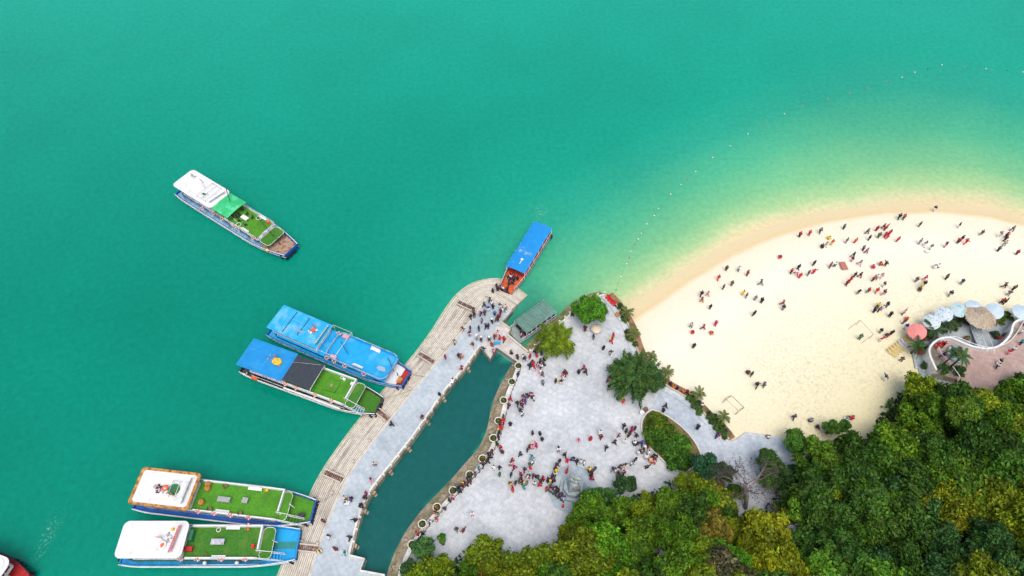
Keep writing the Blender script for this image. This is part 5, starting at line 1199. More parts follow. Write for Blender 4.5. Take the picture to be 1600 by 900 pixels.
# ================================================================ right-hand terrace, parasols, loungers
TZ = 3.0
WAVE = [(1462,578),(1457,567),(1452,556),(1450,545),(1456,535),(1467,528),(1480,525),(1493,528),(1509,536),(1525,541),(1544,544),(1560,540),(1573,529),(1580,517),(1581,507),(1587,500),(1599,497),(1625,497),(1660,500)]
WIN = [(1496,592),(1485,576),(1470,560),(1463,549),(1464,538),(1474,531),(1484,529),(1495,531),(1510,538),(1526,544),(1545,547),(1562,544),(1577,534),(1586,522),(1592,512),(1595,504),(1603,500),(1625,500),(1660,503)]
wv = smooth(GP(WAVE, TZ+.9), 2); wi = smooth(GP(WIN, TZ), 2)
court = MB(); court.prism([tuple(p) for p in GP([(1432,562),(1436,545),(1446,525),(1468,506),(1490,499),(1525,500),(1590,503),(1620,500),(1640,600),(1440,600)], 1.4)], -1, 1.42); o = court.build('court', M_COURT); structure(o, 'grey paved court below the curved white rail')
ter = empty('curved_terrace', (wi[20].x, wi[20].y, 0)); tag(ter, 'raised pinkish terrace edged by a wavy white rail and ramp', 'terrace')
end = [G(1680, 640, TZ).to_2d(), G(1500, 640, TZ).to_2d()]
s = MB(); s.prism([tuple(p) for p in list(wi)+end], .5, TZ); pb(s, 'paving', M_PINK, ter)
s = MB(); A = GP([], 0); s.strip(offset(wv, -.12), resample(wi, len(wv)), .5, TZ-.35, TZ-.1); pb(s, 'ramp', mat('ramp_concrete', (.34,.31,.25), .8, .2, 1.5, col2=(.2,.17,.13)), ter)
s = MB(); s.strip(wv, offset(wv, -.34), .8, TZ+.9); pb(s, 'outer_wall', M_WHITEP, ter)
s = MB(); s.tube([(p.x, p.y, TZ+.85) for p in wi[:-1]], .07, 6); pb(s, 'inner_rail', M_WHITEP, ter)
for p in resample(wi, 40): s = MB(); s.tube([(p.x, p.y, TZ-.1), (p.x, p.y, TZ+.85)], .035, 5); pb(s, 'post', M_WHITEP, ter)
# stair under the thatched roof
A = G(1538, 546, TZ); B = G(1523, 508, 1.45); st = empty('garden_stair', ((A+B)/2)); tag(st, 'stair with three white rails from the terrace down under the thatched roof', 'stairs')
d = (B-A); d2 = Vector((d.x, d.y, 0)).normalized(); sd_ = Vector((-d2.y, d2.x, 0))
for i in range(12):
    p = A.lerp(B, (i+.5)/12); s = MB(); s.box(p-Vector((0,0,.1)), (.44, 2.0, .2), math.atan2(d2.y, d2.x)); pb(s, 'tread', M_COURT, st)
for q in (-1.05, .15, 1.05):
    s = MB(); s.tube([A+sd_*q+Vector((0,0,.95))-d2*1.0, A+sd_*q+Vector((0,0,.95)), B+sd_*q+Vector((0,0,.95))], .06, 6)
    for i in range(7): p = A.lerp(B, i/6)+sd_*q; s.tube([p-Vector((0,0,.1)), p+Vector((0,0,.95))], .035, 5)
    pb(s, 'hand_rail', M_WHITEP, st)
for q in (0, 1): 
    a = G(1506+q*7, 494-q*1, 1.5); b = G(1515+q*6, 510-q, 1.5); s = MB(); s.tube([a+Vector((0,0,.9)), b+Vector((0,0,.9))], .05, 5); s.tube([a, a+Vector((0,0,.9))], .04, 5); s.tube([b, b+Vector((0,0,.9))], .04, 5); pb(s, 'lower_rail', M_WHITEP, st)
for px, py in ((1429,560),(1441,562)): pass
# round planter
c = G(1497, 553, TZ+.5); pl = empty('round_planter', (c.x, c.y, TZ)); tag(pl, 'round blue-grey planter with palms on the pink terrace', 'planter')
s = MB(); s.lathe((0,0,0), [(1.75,0),(1.8,.55),(1.45,.55),(1.4,.3),(0,.3)], 24); s.build('rim', mat('blue_grey_render', (.20,.33,.36), .7, .2, 2, col2=(.45,.5,.5), c2scale=2), pl)
cm = crown_mesh('foliage', 1.2, .6, 14, 150, .13, 201, 2.2, (.24,.4))[0]; o = inst('foliage', cm, pl, (.1, .1, .7)); o.color = (.10,.13,.04,1)
# parasols
def parasol(px, py, R, m, label, ground=1.3, h=2.7, tilt=(0, 0), sc=.5):
    c = G(px, py, ground+h); e = empty('parasol', (c.x, c.y, ground)); tag(e, label, 'parasol', 'parasols along the terrace edge')
    s = MB(); n = 32; vs = [(0, 0, sc)]; K = 5
    for k in range(1, K+1):
        u = k/K
        for j in range(n):
            a = 2*math.pi*j/n; rib = abs(math.cos(a*4)); r = R*u*(1-.05*(1-rib)*u); vs.append((r*math.cos(a), r*math.sin(a), sc*(1-u**1.25)-.05*(1-rib)*u))
    for j in range(n): a = 2*math.pi*j/n; vs.append((R*math.cos(a)*.99, R*math.sin(a)*.99, -.16))
    fs = [(0, 1+j, 1+(j+1) % n) for j in range(n)]
    for k in range(K): fs += [(1+k*n+j, 1+(k+1)*n+j, 1+(k+1)*n+(j+1) % n, 1+k*n+(j+1) % n) for j in range(n)]
    s.add(vs, fs, False); cn = s.build('canopy', m, e, (0, 0, h)); cn.rotation_euler = (tilt[0], tilt[1], 0)
    s = MB()
    for j in range(8): a = j*math.pi/4; s.tube([(0,0,-.25), (R*.9*math.cos(a), R*.9*math.sin(a), sc*.06-.03)], .015, 4)
    s.build('ribs', M_GREY, cn); s = MB(); s.tube([(0,0,0),(0,0,h+sc+.1)], .035, 6); s.lathe((0,0,0), [(.3,0),(.3,.12),(.06,.2)], 10); s.build('pole', M_GREY, e)
M_UMB = mat('patterned_canopy', (.45,.57,.62), .7, .06, 1, col2=(.20,.50,.44), c2scale=1.6, c2lo=.56, c2hi=.60, detail=3)
M_UMB2 = mat('spotted_canopy', (.52,.62,.66), .7, .05, 1, col2=(.13,.16,.20), c2scale=2.6, c2lo=.62, c2hi=.66)
M_UMB3 = mat('pale_blue_canopy', (.50,.62,.68), .7, .06, 1, col2=(.42,.56,.66), c2scale=1.0)
parasol(1456,503,1.5,M_UMB2,'white dark-spotted parasol next to the pink one',tilt=(.2,-.25))
parasol(1475,491,1.55,M_UMB2,'white dark-spotted parasol, second right of the pink one',tilt=(.15,-.2))
parasol(1498,484,1.5,M_UMB,'pale blue-green patterned parasol left of the thatched shade',tilt=(.15,-.05))
parasol(1522,479,1.5,M_UMB3,'plain pale parasol half hidden behind the thatched shade')
parasol(1553,486,1.65,M_UMB3,'pale blue parasol just right of the thatched shade',tilt=(.15,-.3))
parasol(1597,488,1.75,M_UMB3,'pale parasol at the right edge of the photo')
parasol(1433,518,1.6,mat('pink_canopy', (.72,.24,.22), .7, .06, 1.5),'salmon pink parasol beside the row of yellow loungers',tilt=(.2,-.3))
c = G(1533, 494, 4.4); th = empty('thatched_shade', (c.x, c.y, 1.4)); tag(th, 'large round thatched straw shade over the stair', 'sunshade')
rt = np.random.RandomState(5); nst = 3400; aa = rt.uniform(0, 6.283, nst); rr_ = np.sqrt(rt.uniform(0.0, 1, nst))*2.55; P = np.column_stack([rr_*np.cos(aa), rr_*np.sin(aa), 1.0*(1-rr_/2.7)+rt.uniform(0,.08,nst)]); N = np.column_stack([np.cos(aa)*.4, np.sin(aa)*.4, np.ones(nst)])+rt.normal(0,.15,(nst,3)); D = np.column_stack([np.cos(aa), np.sin(aa), -.4*np.ones(nst)])+rt.normal(0,.22,(nst,3))
me = leaves_mesh('straw_roof', P, N, .30, 5.0, 6, np.clip(rt.normal(1,.2,nst),.5,1.5), None, D); o = inst('straw_roof', me, th, (0,0,2.6)); o.color = (.62,.54,.43,1); me.materials.clear(); ms_ = M_LEAF.copy(); ms_.name = 'straw'; me.materials.append(ms_)
yn = [x for x in ms_.node_tree.nodes if x.type == 'MIX' and abs(x.inputs[7].default_value[0]-1.5) < .01]
for y_ in yn: y_.inputs[7].default_value = (1.2,1.1,1.0,1)
s = MB(); s.lathe((0,0,0), [(2.5,2.55),(1.2,3.1),(0.02,3.6)], 20); s.build('straw_core', mat('straw_core', (.42,.34,.25), .9, .3, 5), th)
s = MB(); s.tube([(0,0,0),(0,0,3.5)], .12, 8); s.build('pole', M_BARK, th)
# bushes of the court
bl = [(1564,498,1.5,(.12,.20,.03),'bright spiky bush right of the thatched shade'),(1548,500,1.2,(.16,.11,.04),'reddish brown bush under the right side of the thatched shade'),(1512,500,1.1,(.05,.08,.03),'dark bush left of the thatched shade'),(1500,501,1.2,(.05,.08,.03),'dark bush under the patterned parasol'),(1488,508,1.2,(.06,.10,.03),'low bush on the upper left rim of the court'),(1575,494,1.1,(.06,.13,.03),'green bush below the right parasols'),(1447,525,1.2,(.14,.08,.05),'reddish shrub between pink parasol and dark palm'),(1455,520,1.1,(.05,.10,.03),'green shrub behind the first spotted parasol'),(1470,512,1.1,(.04,.09,.03),'dark shrub behind the second spotted parasol'),(1512,528,.7,(.20,.13,.06),'small brown shrub on the court left of the stair'),(1556,522,.9,(.05,.08,.04),'dark plant on the court right of the stair'),(1438,538,1.3,(.045,.11,.03),'green shrub above the folded red parasol'),(1450,574,1.3,(.05,.13,.03),'green shrub at the lower left end of the curved rail'),(1478,576,1.4,(.045,.12,.03),'green shrub inside the lower bend of the curved rail'),(1500,580,1.3,(.04,.11,.03),'shrub between the round planter and the wood')]
for i, (px, py, r, col, lab) in enumerate(bl):
    g0 = TZ if (i == 13 or i == 14) else 1.4; cm = crown_mesh('foliage', r, .6, 16, 110, .13, 210+i, 2.4, (.22,.4))[0]; c = G(px, py, g0+.6); o = inst('shrub', cm, None, (c.x, c.y, g0+.4)); o.color = (*col, 1); tag(o, lab, 'shrub', 'shrubs round the court')
c = G(1435, 553, 1.4); s = MB(); s.lathe((0,0,0), [(.06,0),(.06,.7),(.55,.8),(.5,1.1),(.25,1.5),(.03,2.1)], 12); o = s.build('folded_parasol', mat('dark_red_cloth', (.40,.03,.02), .7), loc=c); tag(o, 'dark red folded parasol by the left palm', 'parasol')
for k, (px, py) in enumerate(((1429,560),(1441,564))):
    c = G(px, py, 1.42); s = MB(); s.box((0,0,.0), (.5, 4.2, .05)); o = s.build('stepping_path', M_COURT, loc=(c.x, c.y, 1.43)); o.rotation_euler.z = -.15; tag(o, ['left', 'right'][k]+' narrow grey stone strip beside the folded red parasol', 'path edge')
# loungers
def lounger(px, py, ang, m, label):
    c = G(px, py, 1.3); e = empty('sun_lounger', (c.x, c.y, 1.15), ang); tag(e, label, 'sun lounger', 'row of sun loungers on the sand')
    s = MB(); s.box((.25,0,.36), (1.3,.46,.08)); s.build('seat', m, e); s = MB(); s.bar((-.38,0,.38), (-1.0,0,.75), .46, .08); s.build('backrest', m, e)
    for a in (-.6,.75):
        for b in (-.24,.24): s = MB(); s.box((a,b,.17), (.06,.06,.34)); s.build('leg', M_WHITEP, e)
    s = MB()
    for b in (-.31,.31): s.box((.0,b,.34), (1.9,.05,.07))
    s.build('frame', M_WHITEP, e)
MY = mat('yellow_mattress', (.62,.42,.08), .7, .1, 3, col2=(.66,.6,.35), c2scale=3); MG = mat('pale_mattress', (.52,.52,.48), .7, .12, 3)
P0 = (1393,553); P1 = (1421,531)
for i in range(8):
    u = i/7; lab = ['yellow lounger at the lower left end of the row','yellow lounger second from the lower left end','yellow lounger third from the lower left end','yellow lounger just before the pale ones','first pale grey lounger in the row','second pale grey lounger in the row','yellow lounger right of the pale ones','yellow lounger nearest the pink parasol'][i]
    lounger(P0[0]+(P1[0]-P0[0])*u, P0[1]+(P1[1]-P0[1])*u, R_(-50), MG if i in (4, 5) else MY, lab)
# goals
def goal(a, b, back, label):
    A = G(*a, 2.9); B = G(*b, 2.9); bk = G(*back, 1.15)-G(*a, 1.15); A0 = Vector((A.x, A.y, 1.1)); B0 = Vector((B.x, B.y, 1.1)); m_ = mat('weathered_pipe', (.36,.25,.18), .7, .2, 4)
    e = empty('football_goal', (A0+B0)/2); tag(e, label, 'football goal')
    def t(n_, *p): s = MB(); s.tube(p, .038, 6); pb(s, n_, m_, e)
    t('crossbar', A, B); t('post', A0, A); t('post', B0, B)
    for P, P0_ in ((A, A0), (B, B0)):
        q = P0_+bk; t('back_stay', P, q); t('ground_bar', P0_, q)
    t('rear_bar', A0+bk, B0+bk)
goal((1133,622),(1153,641),(1147,611),'rusty football goal frame on the sand near the bare path'); goal((1344,500),(1365,522),(1331,507),'rusty football goal frame on the sand left of the loungers')
c = G(1317, 416, 1.1); s = MB(); v = [G(1311,409,1.16), G(1320,409,1.16), G(1326,421,1.16), G(1316,421,1.16)]; s.prism([(p.x-c.x, p.y-c.y) for p in v], .0, .06); o = s.build('picnic_mat', mat('reddish_mat', (.42,.16,.12), .8, .15, 3), loc=(c.x, c.y, 1.13)); tag(o, 'reddish picnic mat spread on the sand among the crowd', 'mat')
c = G(777, 535.5, DECK+.7); s = MB(); s.box((0,0,.72), (1.25,.55,.08)); 
for a in (-.5,.5):
    for b in (-.2,.2): s.box((a,b,.35), (.06,.06,.7))
o = s.build('ticket_table', M_BLUED, loc=(c.x, c.y, DECK)); tag(o, 'small bright blue table on the pier landing', 'table')
# red benches etc. at the peninsula tip
for i, (px, py) in enumerate(((949.5,465),(953.5,469.5),(958,474))):
    c = G(px, py, DECK+.4); s = MB(); s.box((0,0,.42), (.9,.5,.08)); s.box((0,.24,.7), (.9,.07,.5))
    for a in (-.38,.38): s.box((a,0,.2), (.07,.45,.4))
    o = s.build('red_bench', M_RED, loc=(c.x, c.y, DECK)); o.rotation_euler.z = R_(-48); tag(o, ['uppermost','middle','lowest'][i]+' of three red benches at the tip of the plaza', 'bench', 'red benches at the plaza tip')
for px, py, m, nm, lab, cat in [(965,491,M_ORT,'barrel','orange-brown barrel by the kerb below the red benches','barrel'),(1003,645,M_WHITEP,'flower_pot','white pot at the top left of the oval bed','pot'),(1009,640,mat('brown_pot',(.18,.1,.05)),'flower_pot','brown pot at the top of the oval bed','pot'),(931.5,515,mat('cream_pot',(.62,.55,.42)),'round_table','cream round table below the round green tree','table')]:
    c = G(px, py, DECK+.4); s = MB(); 
    if nm == 'round_table': s.lathe((0,0,0), [(.35,0),(.08,.08),(.08,.68),(1.0,.72),(1.0,.78),(.1,.8)], 18)
    else: s.lathe((0,0,0), [(.32,0),(.45,.3),(.42,.65),(.30,.66),(.28,.5),(0,.5)], 12)
    tag(s.build(nm, m, loc=(c.x, c.y, DECK)), lab, cat)
# queue barrier by the statue
a = G(855, 767, DECK); b = G(880, 786, DECK); e = empty('queue_barrier', ((a+b)/2)); tag(e, 'dark rail barrier behind the queue left of the statue', 'barrier')
s = MB(); s.tube([a+Vector((0,0,.95)), b+Vector((0,0,.95))], .06, 5); s.tube([a+Vector((0,0,.5)), b+Vector((0,0,.5))], .05, 5); pb(s, 'rail', M_DARK, e)
for i in range(7): p = a.lerp(b, i/6); s = MB(); s.tube([p, p+Vector((0,0,1.0))], .05, 5); pb(s, 'post', M_DARK, e)
c = G(880, 790, DECK+.6); s = MB(); s.lathe((0,0,0), [(.22,0),(.22,.1),(.14,.2),(.14,1.2),(.02,1.25)], 10); tag(s.build('red_post', M_RED, loc=(c.x, c.y, DECK)), 'red post at the end of the barrier by the wood', 'post')

# swimming float line
FL = [(1000+x/2.667, 90+y/2.667, k) for x, y, k in [(1596,60,'w'),(1529,54,'k'),(1441,46,'w'),(1353,41,'r'),(1258,30,'w'),(1200,47,'k'),(1146,61,'w'),(1092,82,'w'),(1027,101,'r'),(950,125,'r'),(873,148,'r'),(783,172,'r'),(677,202,'r'),(602,234,'w'),(515,279,'r'),(450,318,'w'),(376,368,'w'),(303,416,'w'),(232,474,'w'),(199,505,'r'),(170,529,'w'),(128,569,'w')]]+[(960+x/3.75, 320+y/3.75, k) for x, y, k in [(258,22,'w'),(234,63,'w'),(190,112,'w'),(157,167,'w'),(139,200,'w'),(123,231,'r'),(95,272,'w'),(88,310,'r'),(70,345,'w'),(38,420,'w'),(10,498,'g')]]
s = MB(); s.tube([G(x, y, .02) for x, y, _ in FL], .014, 4); o = s.build('float_rope', mat('green_rope', (.05,.30,.22), .8)); tag(o, 'thin rope carrying the swimming floats round the beach', 'rope')
FM = {}
for k, m in (('w', M_WHITEP), ('r', M_RING), ('k', mat('dark_float', (.05,.08,.08))), ('g', mat('green_float', (.05,.25,.12)))):
    s = MB(); s.blob((0,0,0), (.15,.15,.14), 10, 7); s.torus((0,0,0), .13, .04, n=10, m=4); me = s.mesh('float'); me.materials.append(m); FM[k] = me
cn = {'w': 'white', 'r': 'orange', 'k': 'dark', 'g': 'green'}; ordn = ['first','second','third','fourth','fifth','sixth','seventh','eighth','ninth','tenth','eleventh','twelfth','thirteenth','fourteenth','fifteenth','sixteenth','seventeenth','eighteenth','nineteenth','twentieth','twenty-first']
ct = {}
for x, y, k in FL:
    i = ct.get(k, 0); ct[k] = i+1; g_ = G(x, y, .05); o = inst('float', FM[k], None, (g_.x, g_.y, .06))
    tag(o, f'{cn[k]} swimming float, {ordn[i]} {cn[k]} one from the right edge along the line' if k != 'g' else 'dull green float at the plaza end of the line', 'buoy', 'floats of the swimming line')

# ================================================================ people
def skin(joints, edges, name, sub=1):
    """joints: name -> (x,y,z,r); one continuous skinned surface"""
    ks = list(joints); me = bpy.data.meshes.new('tmp'); me.from_pydata([joints[k][:3] for k in ks], [(ks.index(a), ks.index(b)) for a, b in edges], [])
    o = bpy.data.objects.new('tmp', me); COL.objects.link(o); m = o.modifiers.new('s', 'SKIN'); m.use_smooth_shade = True; m.branch_smoothing = .6
    if not me.skin_vertices: me.skin_vertices.new() if hasattr(me.skin_vertices, 'new') else None
    if not len(me.skin_vertices):
        bpy.context.view_layer.objects.active = o
    sv = me.skin_vertices[0].data
    for i, k in enumerate(ks):
        r = joints[k][3]; sv[i].radius = (r, r) if not isinstance(r, tuple) else r; sv[i].use_root = (i == 0)
    if sub: sm_ = o.modifiers.new('u', 'SUBSURF'); sm_.levels = sub; sm_.render_levels = sub
    bpy.context.view_layer.update(); dg = bpy.context.evaluated_depsgraph_get(); ev = o.evaluated_get(dg); out = bpy.data.meshes.new_from_object(ev); out.name = name
    bpy.data.objects.remove(o); bpy.data.meshes.remove(me); out.polygons.foreach_set('use_smooth', [True]*len(out.polygons)); return out
def pose(kind):
    J = dict(pelvis=(0,0,.93), waist=(0,0,1.08), chest=(0,0,1.28), neck=(0,.0,1.46), head=(0,.02,1.60), crown=(0,.01,1.66), face=(0,.085,1.58))
    def arm(sg, el, wr): 
        J['sh%d'%sg] = (sg*.17,0,1.38); J['el%d'%sg] = el; J['wr%d'%sg] = wr
    def leg(sg, kn, an): 
        J['hip%d'%sg] = (sg*.09,0,.88); J['kn%d'%sg] = kn; J['an%d'%sg] = an; J['to%d'%sg] = (an[0]+sg*.02, an[1]+.15, an[2]-.05)
    if kind == 'stand':
        for sg in (-1,1): arm(sg, (sg*.24,-.03,1.12), (sg*.25,.05,.88)); leg(sg, (sg*.10,.02,.48), (sg*.11,0,.08))
    elif kind == 'walk':
        for sg in (-1,1): arm(sg, (sg*.23,-sg*.10,1.13), (sg*.22,-sg*.18+.08,.92)); leg(sg, (sg*.10,sg*.17+.05,.50), (sg*.10,sg*.30-.05,.09+(.06 if sg<0 else 0)))
    elif kind == 'phone':
        for sg in (-1,1): arm(sg, (sg*.27,.10,1.20), (sg*.10,.30,1.38)); leg(sg, (sg*.11,.02,.48), (sg*.14,0,.08))
    elif kind == 'hips':
        for sg in (-1,1): arm(sg, (sg*.37,-.06,1.16), (sg*.19,.04,1.00)); leg(sg, (sg*.14,.02,.48), (sg*.19,0,.08))
    elif kind == 'wave':
        arm(1, (.42,.02,1.45), (.52,.05,1.72)); arm(-1, (-.34,.02,1.20), (-.42,.10,1.00))
        for sg in (-1,1): leg(sg, (sg*.11,.04,.48), (sg*.15,sg*.06,.08))
    elif kind == 'stride':
        for sg in (-1,1): arm(sg, (sg*.30,sg*.14,1.18), (sg*.34,sg*.30,1.10)); leg(sg, (sg*.12,-sg*.20+.05,.52), (sg*.14,-sg*.40,.10))
    elif kind == 'crouch':
        for k in ('pelvis','waist','chest','neck','head','crown','face'):
            x,y,z = J[k]; J[k] = (x, y+(z-.93)*.45-.10, .42+(z-.93)*.85)
        for sg in (-1,1):
            J['sh%d'%sg]=(sg*.17,.10,.80); J['el%d'%sg]=(sg*.26,.26,.58); J['wr%d'%sg]=(sg*.12,.44,.50)
            J['hip%d'%sg]=(sg*.11,-.10,.38); J['kn%d'%sg]=(sg*.18,.30,.50); J['an%d'%sg]=(sg*.15,.10,.08); J['to%d'%sg]=(sg*.16,.26,.04)
    elif kind == 'sit':
        for k in ('pelvis','waist','chest','neck','head','crown','face'):
            x,y,z = J[k]; J[k] = (x, y+(z-.93)*.12, z-.43)
        for sg in (-1,1):
            J['sh%d'%sg]=(sg*.17,.05,.95); J['el%d'%sg]=(sg*.25,.10,.70); J['wr%d'%sg]=(sg*.14,.32,.64)
            J['hip%d'%sg]=(sg*.10,.03,.48); J['kn%d'%sg]=(sg*.14,.42,.50); J['an%d'%sg]=(sg*.14,.46,.08); J['to%d'%sg]=(sg*.15,.61,.04)
    return J
def person_meshes(kind):
    J = pose(kind); R = dict(pelvis=.10, waist=.09, chest=.11, neck=.052, head=.088, crown=.072, face=.035)
    body = {k: (*J[k], R[k]) for k in ('pelvis','waist','chest','neck','head','crown','face')}; E = [('pelvis','waist'),('waist','chest'),('chest','neck'),('neck','head'),('head','crown'),('head','face')]
    for sg in (-1, 1):
        for k, r in (('sh',.050),('el',.038),('wr',.030)): body[k+str(sg)] = (*J[k+str(sg)], r)
        for k, r in (('hip',.075),('kn',.052),('an',.038),('to',.03)): body[k+str(sg)] = (*J[k+str(sg)], r)
        E += [('chest','sh%d'%sg),('sh%d'%sg,'el%d'%sg),('el%d'%sg,'wr%d'%sg),('pelvis','hip%d'%sg),('hip%d'%sg,'kn%d'%sg),('kn%d'%sg,'an%d'%sg),('an%d'%sg,'to%d'%sg)]
        w_ = Vector(J['wr%d'%sg]); d = (w_-Vector(J['el%d'%sg])).normalized(); sd2 = d.cross(Vector((0,0,1))); sd2 = sd2.normalized() if sd2.length > .2 else Vector((0,1,0)); pm = w_+d*.075
        body['pm%d'%sg] = (*pm, (.034,.018)); E.append(('wr%d'%sg,'pm%d'%sg))
        for q, (off, ln) in enumerate(((-.032,.062),(-.011,.075),(.011,.070),(.032,.055))):
            a = pm+sd2*off+d*.035; b = a+d*ln*.5+Vector((0,.006,-.004)); c2 = a+d*ln+Vector((0,.02,-.01)); body[f'f{q}{sg}'] = (*a,.0085); body[f'g{q}{sg}'] = (*b,.0080); body[f'h{q}{sg}'] = (*c2,.0070); E += [('pm%d'%sg,f'f{q}{sg}'),(f'f{q}{sg}',f'g{q}{sg}'),(f'g{q}{sg}',f'h{q}{sg}')]
        a = w_+d*.04+sd2*.035*-1; b = a+d*.035-sd2*.02; body[f't{sg}'] = (*a,.010); body[f'u{sg}'] = (*b,.009); E += [('wr%d'%sg,f't{sg}'),(f't{sg}',f'u{sg}')]
    bm_ = skin(body, E, 'person', 0)
    jk = dict(waist=(*J['waist'],.185), pelvis=(*J['pelvis'],.19), chest=(*J['chest'],.215), collar=(*(Vector(J['neck'])-Vector((0,0,.03))),.10)); E = [('waist','pelvis'),('waist','chest'),('chest','collar')]
    for sg in (-1,1):
        jk['sh%d'%sg] = (*J['sh%d'%sg],.125); jk['el%d'%sg] = (*J['el%d'%sg],.095); w2 = Vector(J['el%d'%sg]).lerp(Vector(J['wr%d'%sg]),.92); jk['wr%d'%sg] = (*w2,.075); E += [('chest','sh%d'%sg),('sh%d'%sg,'el%d'%sg),('el%d'%sg,'wr%d'%sg)]
    jm = skin(jk, E, 'jacket', 1)
    tr = dict(pelvis=(*J['pelvis'],.18)); E = []
    for sg in (-1,1):
        for k, r in (('hip',.14),('kn',.108),('an',.09)): tr[k+str(sg)] = (*J[k+str(sg)], r)
        E += [('pelvis','hip%d'%sg),('hip%d'%sg,'kn%d'%sg),('kn%d'%sg,'an%d'%sg)]
    tm = skin(tr, E, 'trousers', 1)
    h = Vector(J['head']); s = MB(); s.blob(h+Vector((0,-.022,.035)), (.105,.115,.098), 10, 7); s.blob(h+Vector((0,-.075,-.05)), (.085,.06,.11), 8, 6); hm = s.mesh('hair')
    s = MB(); s.lathe(h+Vector((0,-.01,.06)), [(.22,-.02),(.22,0),(.115,.015),(.105,.09),(.02,.11)], 12); hat = s.mesh('hat')
    s = MB()
    for sg in (-1,1): a = Vector(J['to%d'%sg]); b = Vector(J['an%d'%sg]); s.tube([b+Vector((0,-.03,-.035)), a+Vector((0,.02,-.005))], [.055,.048], 8)
    sh = s.mesh('shoes')
    s = MB()
    for sg in (-1,1): s.blob(h+Vector((sg*.032,.088,.012)), (.012,.008,.009), 6, 4)
    s.blob(h+Vector((0,.095,-.045)), (.024,.008,.007), 6, 4); fc = s.mesh('face_features')
    # skirt / long coat
    p = Vector(J['pelvis']); s = MB(); s.lathe(p+Vector((0,0,-.38 if kind not in ('crouch','sit') else -.25)), [(.24,0),(.20,.2),(.155,.42),(.13,.5)], 12); sk_ = s.mesh('long_coat')
    c_ = Vector(J['chest']); s = MB(); s.box(c_+Vector((0,-.27,-.02)), (.30,.18,.42)); s.box(c_+Vector((0,-.37,-.08)), (.22,.07,.22)); pk_ = s.mesh('backpack')
    for q in (bm_, jm, tm, hm, hat, sh, sk_, fc, pk_): q.materials.clear(); q.materials.append(None)
    fc.materials[0] = M_DARK
    return dict(body=bm_, jacket=jm, trousers=tm, hair=hm, hat=hat, shoes=sh, coat=sk_, face=fc, pack=pk_)
PK = {k: person_meshes(k) for k in ('stand','walk','phone','hips','wave','stride','crouch','sit')}
CLR = {'k':((.018,.018,.022),'black'),'n':((.015,.022,.060),'navy'),'r':((.62,.012,.025),'red'),'m':((.16,.015,.03),'maroon'),'p':((.72,.30,.42),'pink'),'d':((.62,.01,.16),'magenta'),'g':((.02,.14,.06),'green'),'w':((.80,.80,.80),'white'),'y':((.75,.55,.03),'yellow'),'o':((.70,.17,.03),'orange'),'b':((.02,.24,.62),'sky blue'),'B':((.015,.05,.42),'royal blue'),'t':((.04,.36,.38),'teal'),'u':((.12,.04,.18),'purple'),'gy':((.20,.22,.27),'grey'),'br':((.17,.09,.06),'brown'),'c':((.68,.56,.42),'cream')}
CM = {k: mat('cloth_'+v[1].replace(' ', '_'), v[0], .85, .12, 14) for k, v in CLR.items()}
SKINM = [mat('skin_light', (.55,.34,.24), .55, .06, 10), mat('skin_tan', (.40,.23,.15), .55, .06, 10)]
HAIRM = [mat('black_hair', (.012,.010,.010), .6, .2, 20), mat('dark_brown_hair', (.045,.025,.015), .6, .2, 20)]
POSEW = {'stand':'standing','walk':'walking','phone':'holding up a phone','hips':'standing with hands on hips','wave':'gesturing','stride':'striding','crouch':'crouching','sit':'sitting'}
PEOPLE = []   # (px, py, top, leg, pose, flags)
def grp(x0, y0, k, data, ground='deck', poses=None, fl=''):
    for d in data.split():
        q = d.split(','); ps = q[4] if len(q) > 4 and q[4] else None
        PEOPLE.append([x0+float(q[0])/k, y0+float(q[1])/k, q[2], q[3], ps, ground, q[5] if len(q) > 5 else fl, (x0, y0)])
# top of the pier (crowd disembarking)
grp(700,440,12.86,'985,150,n,k 900,245,n,k 1000,205,n,k 1045,185,m,n 1100,195,w,n 1185,215,n,n 835,425,br,k 730,515,k,k 880,480,w,w,,h 905,555,k,k 810,600,B,w 650,700,d,k 735,675,m,k 940,690,b,n 680,835,gy,n 885,845,k,k,,h 1045,540,br,w 1058,645,k,k 1105,625,w,gy 1160,570,c,gy 1040,725,m,m 980,815,m,k 1010,765,m,k 515,650,br,br 455,755,k,k 535,735,k,gy')
grp(700,500,12.86,'297,235,m,c 452,225,k,gy 435,325,m,w 622,225,n,n 815,180,k,u 825,200,p,w 770,170,k,k 140,490,B,n 492,550,m,c 218,760,n,n 275,785,o,br 575,400,c,gy,,h 668,435,m,k,,h 830,430,gy,n,,h 932,400,k,gy 1000,315,p,w 1040,412,r,r 1128,435,r,m 712,640,n,gy 885,545,r,g 915,680,p,r 1272,705,k,k')
grp(790,540,12.86,'240,285,k,n 350,285,w,c 395,325,n,w 487,265,r,m 628,245,r,r 590,175,k,k 657,135,k,k 712,120,o,m 718,205,k,g 768,325,k,k 550,405,r,r 480,455,k,n 515,425,m,k 570,515,r,w 640,440,p,m 690,365,k,k 762,440,k,n 712,475,w,n 690,565,w,p 740,620,m,gy 748,795,gy,k 248,630,n,n 1170,580,k,m 1205,615,m,m 1150,665,r,w 1003,755,k,k 1108,780,k,c')
grp(860,560,12.86,'562,325,k,k 665,245,r,k 695,325,k,k,stride 1180,255,k,br 1150,480,r,n 1170,605,n,n 1345,855,k,n 1455,905,r,r')
grp(770,600,12.86,'742,265,br,k 790,280,p,k 822,340,w,n 612,305,m,p 688,285,k,gy 657,395,B,u 600,410,m,p 590,475,n,k 497,435,k,k 350,345,m,r 322,475,m,n 548,570,n,k 592,650,w,k,hips 207,775,r,r 215,695,k,c 352,855,n,n')
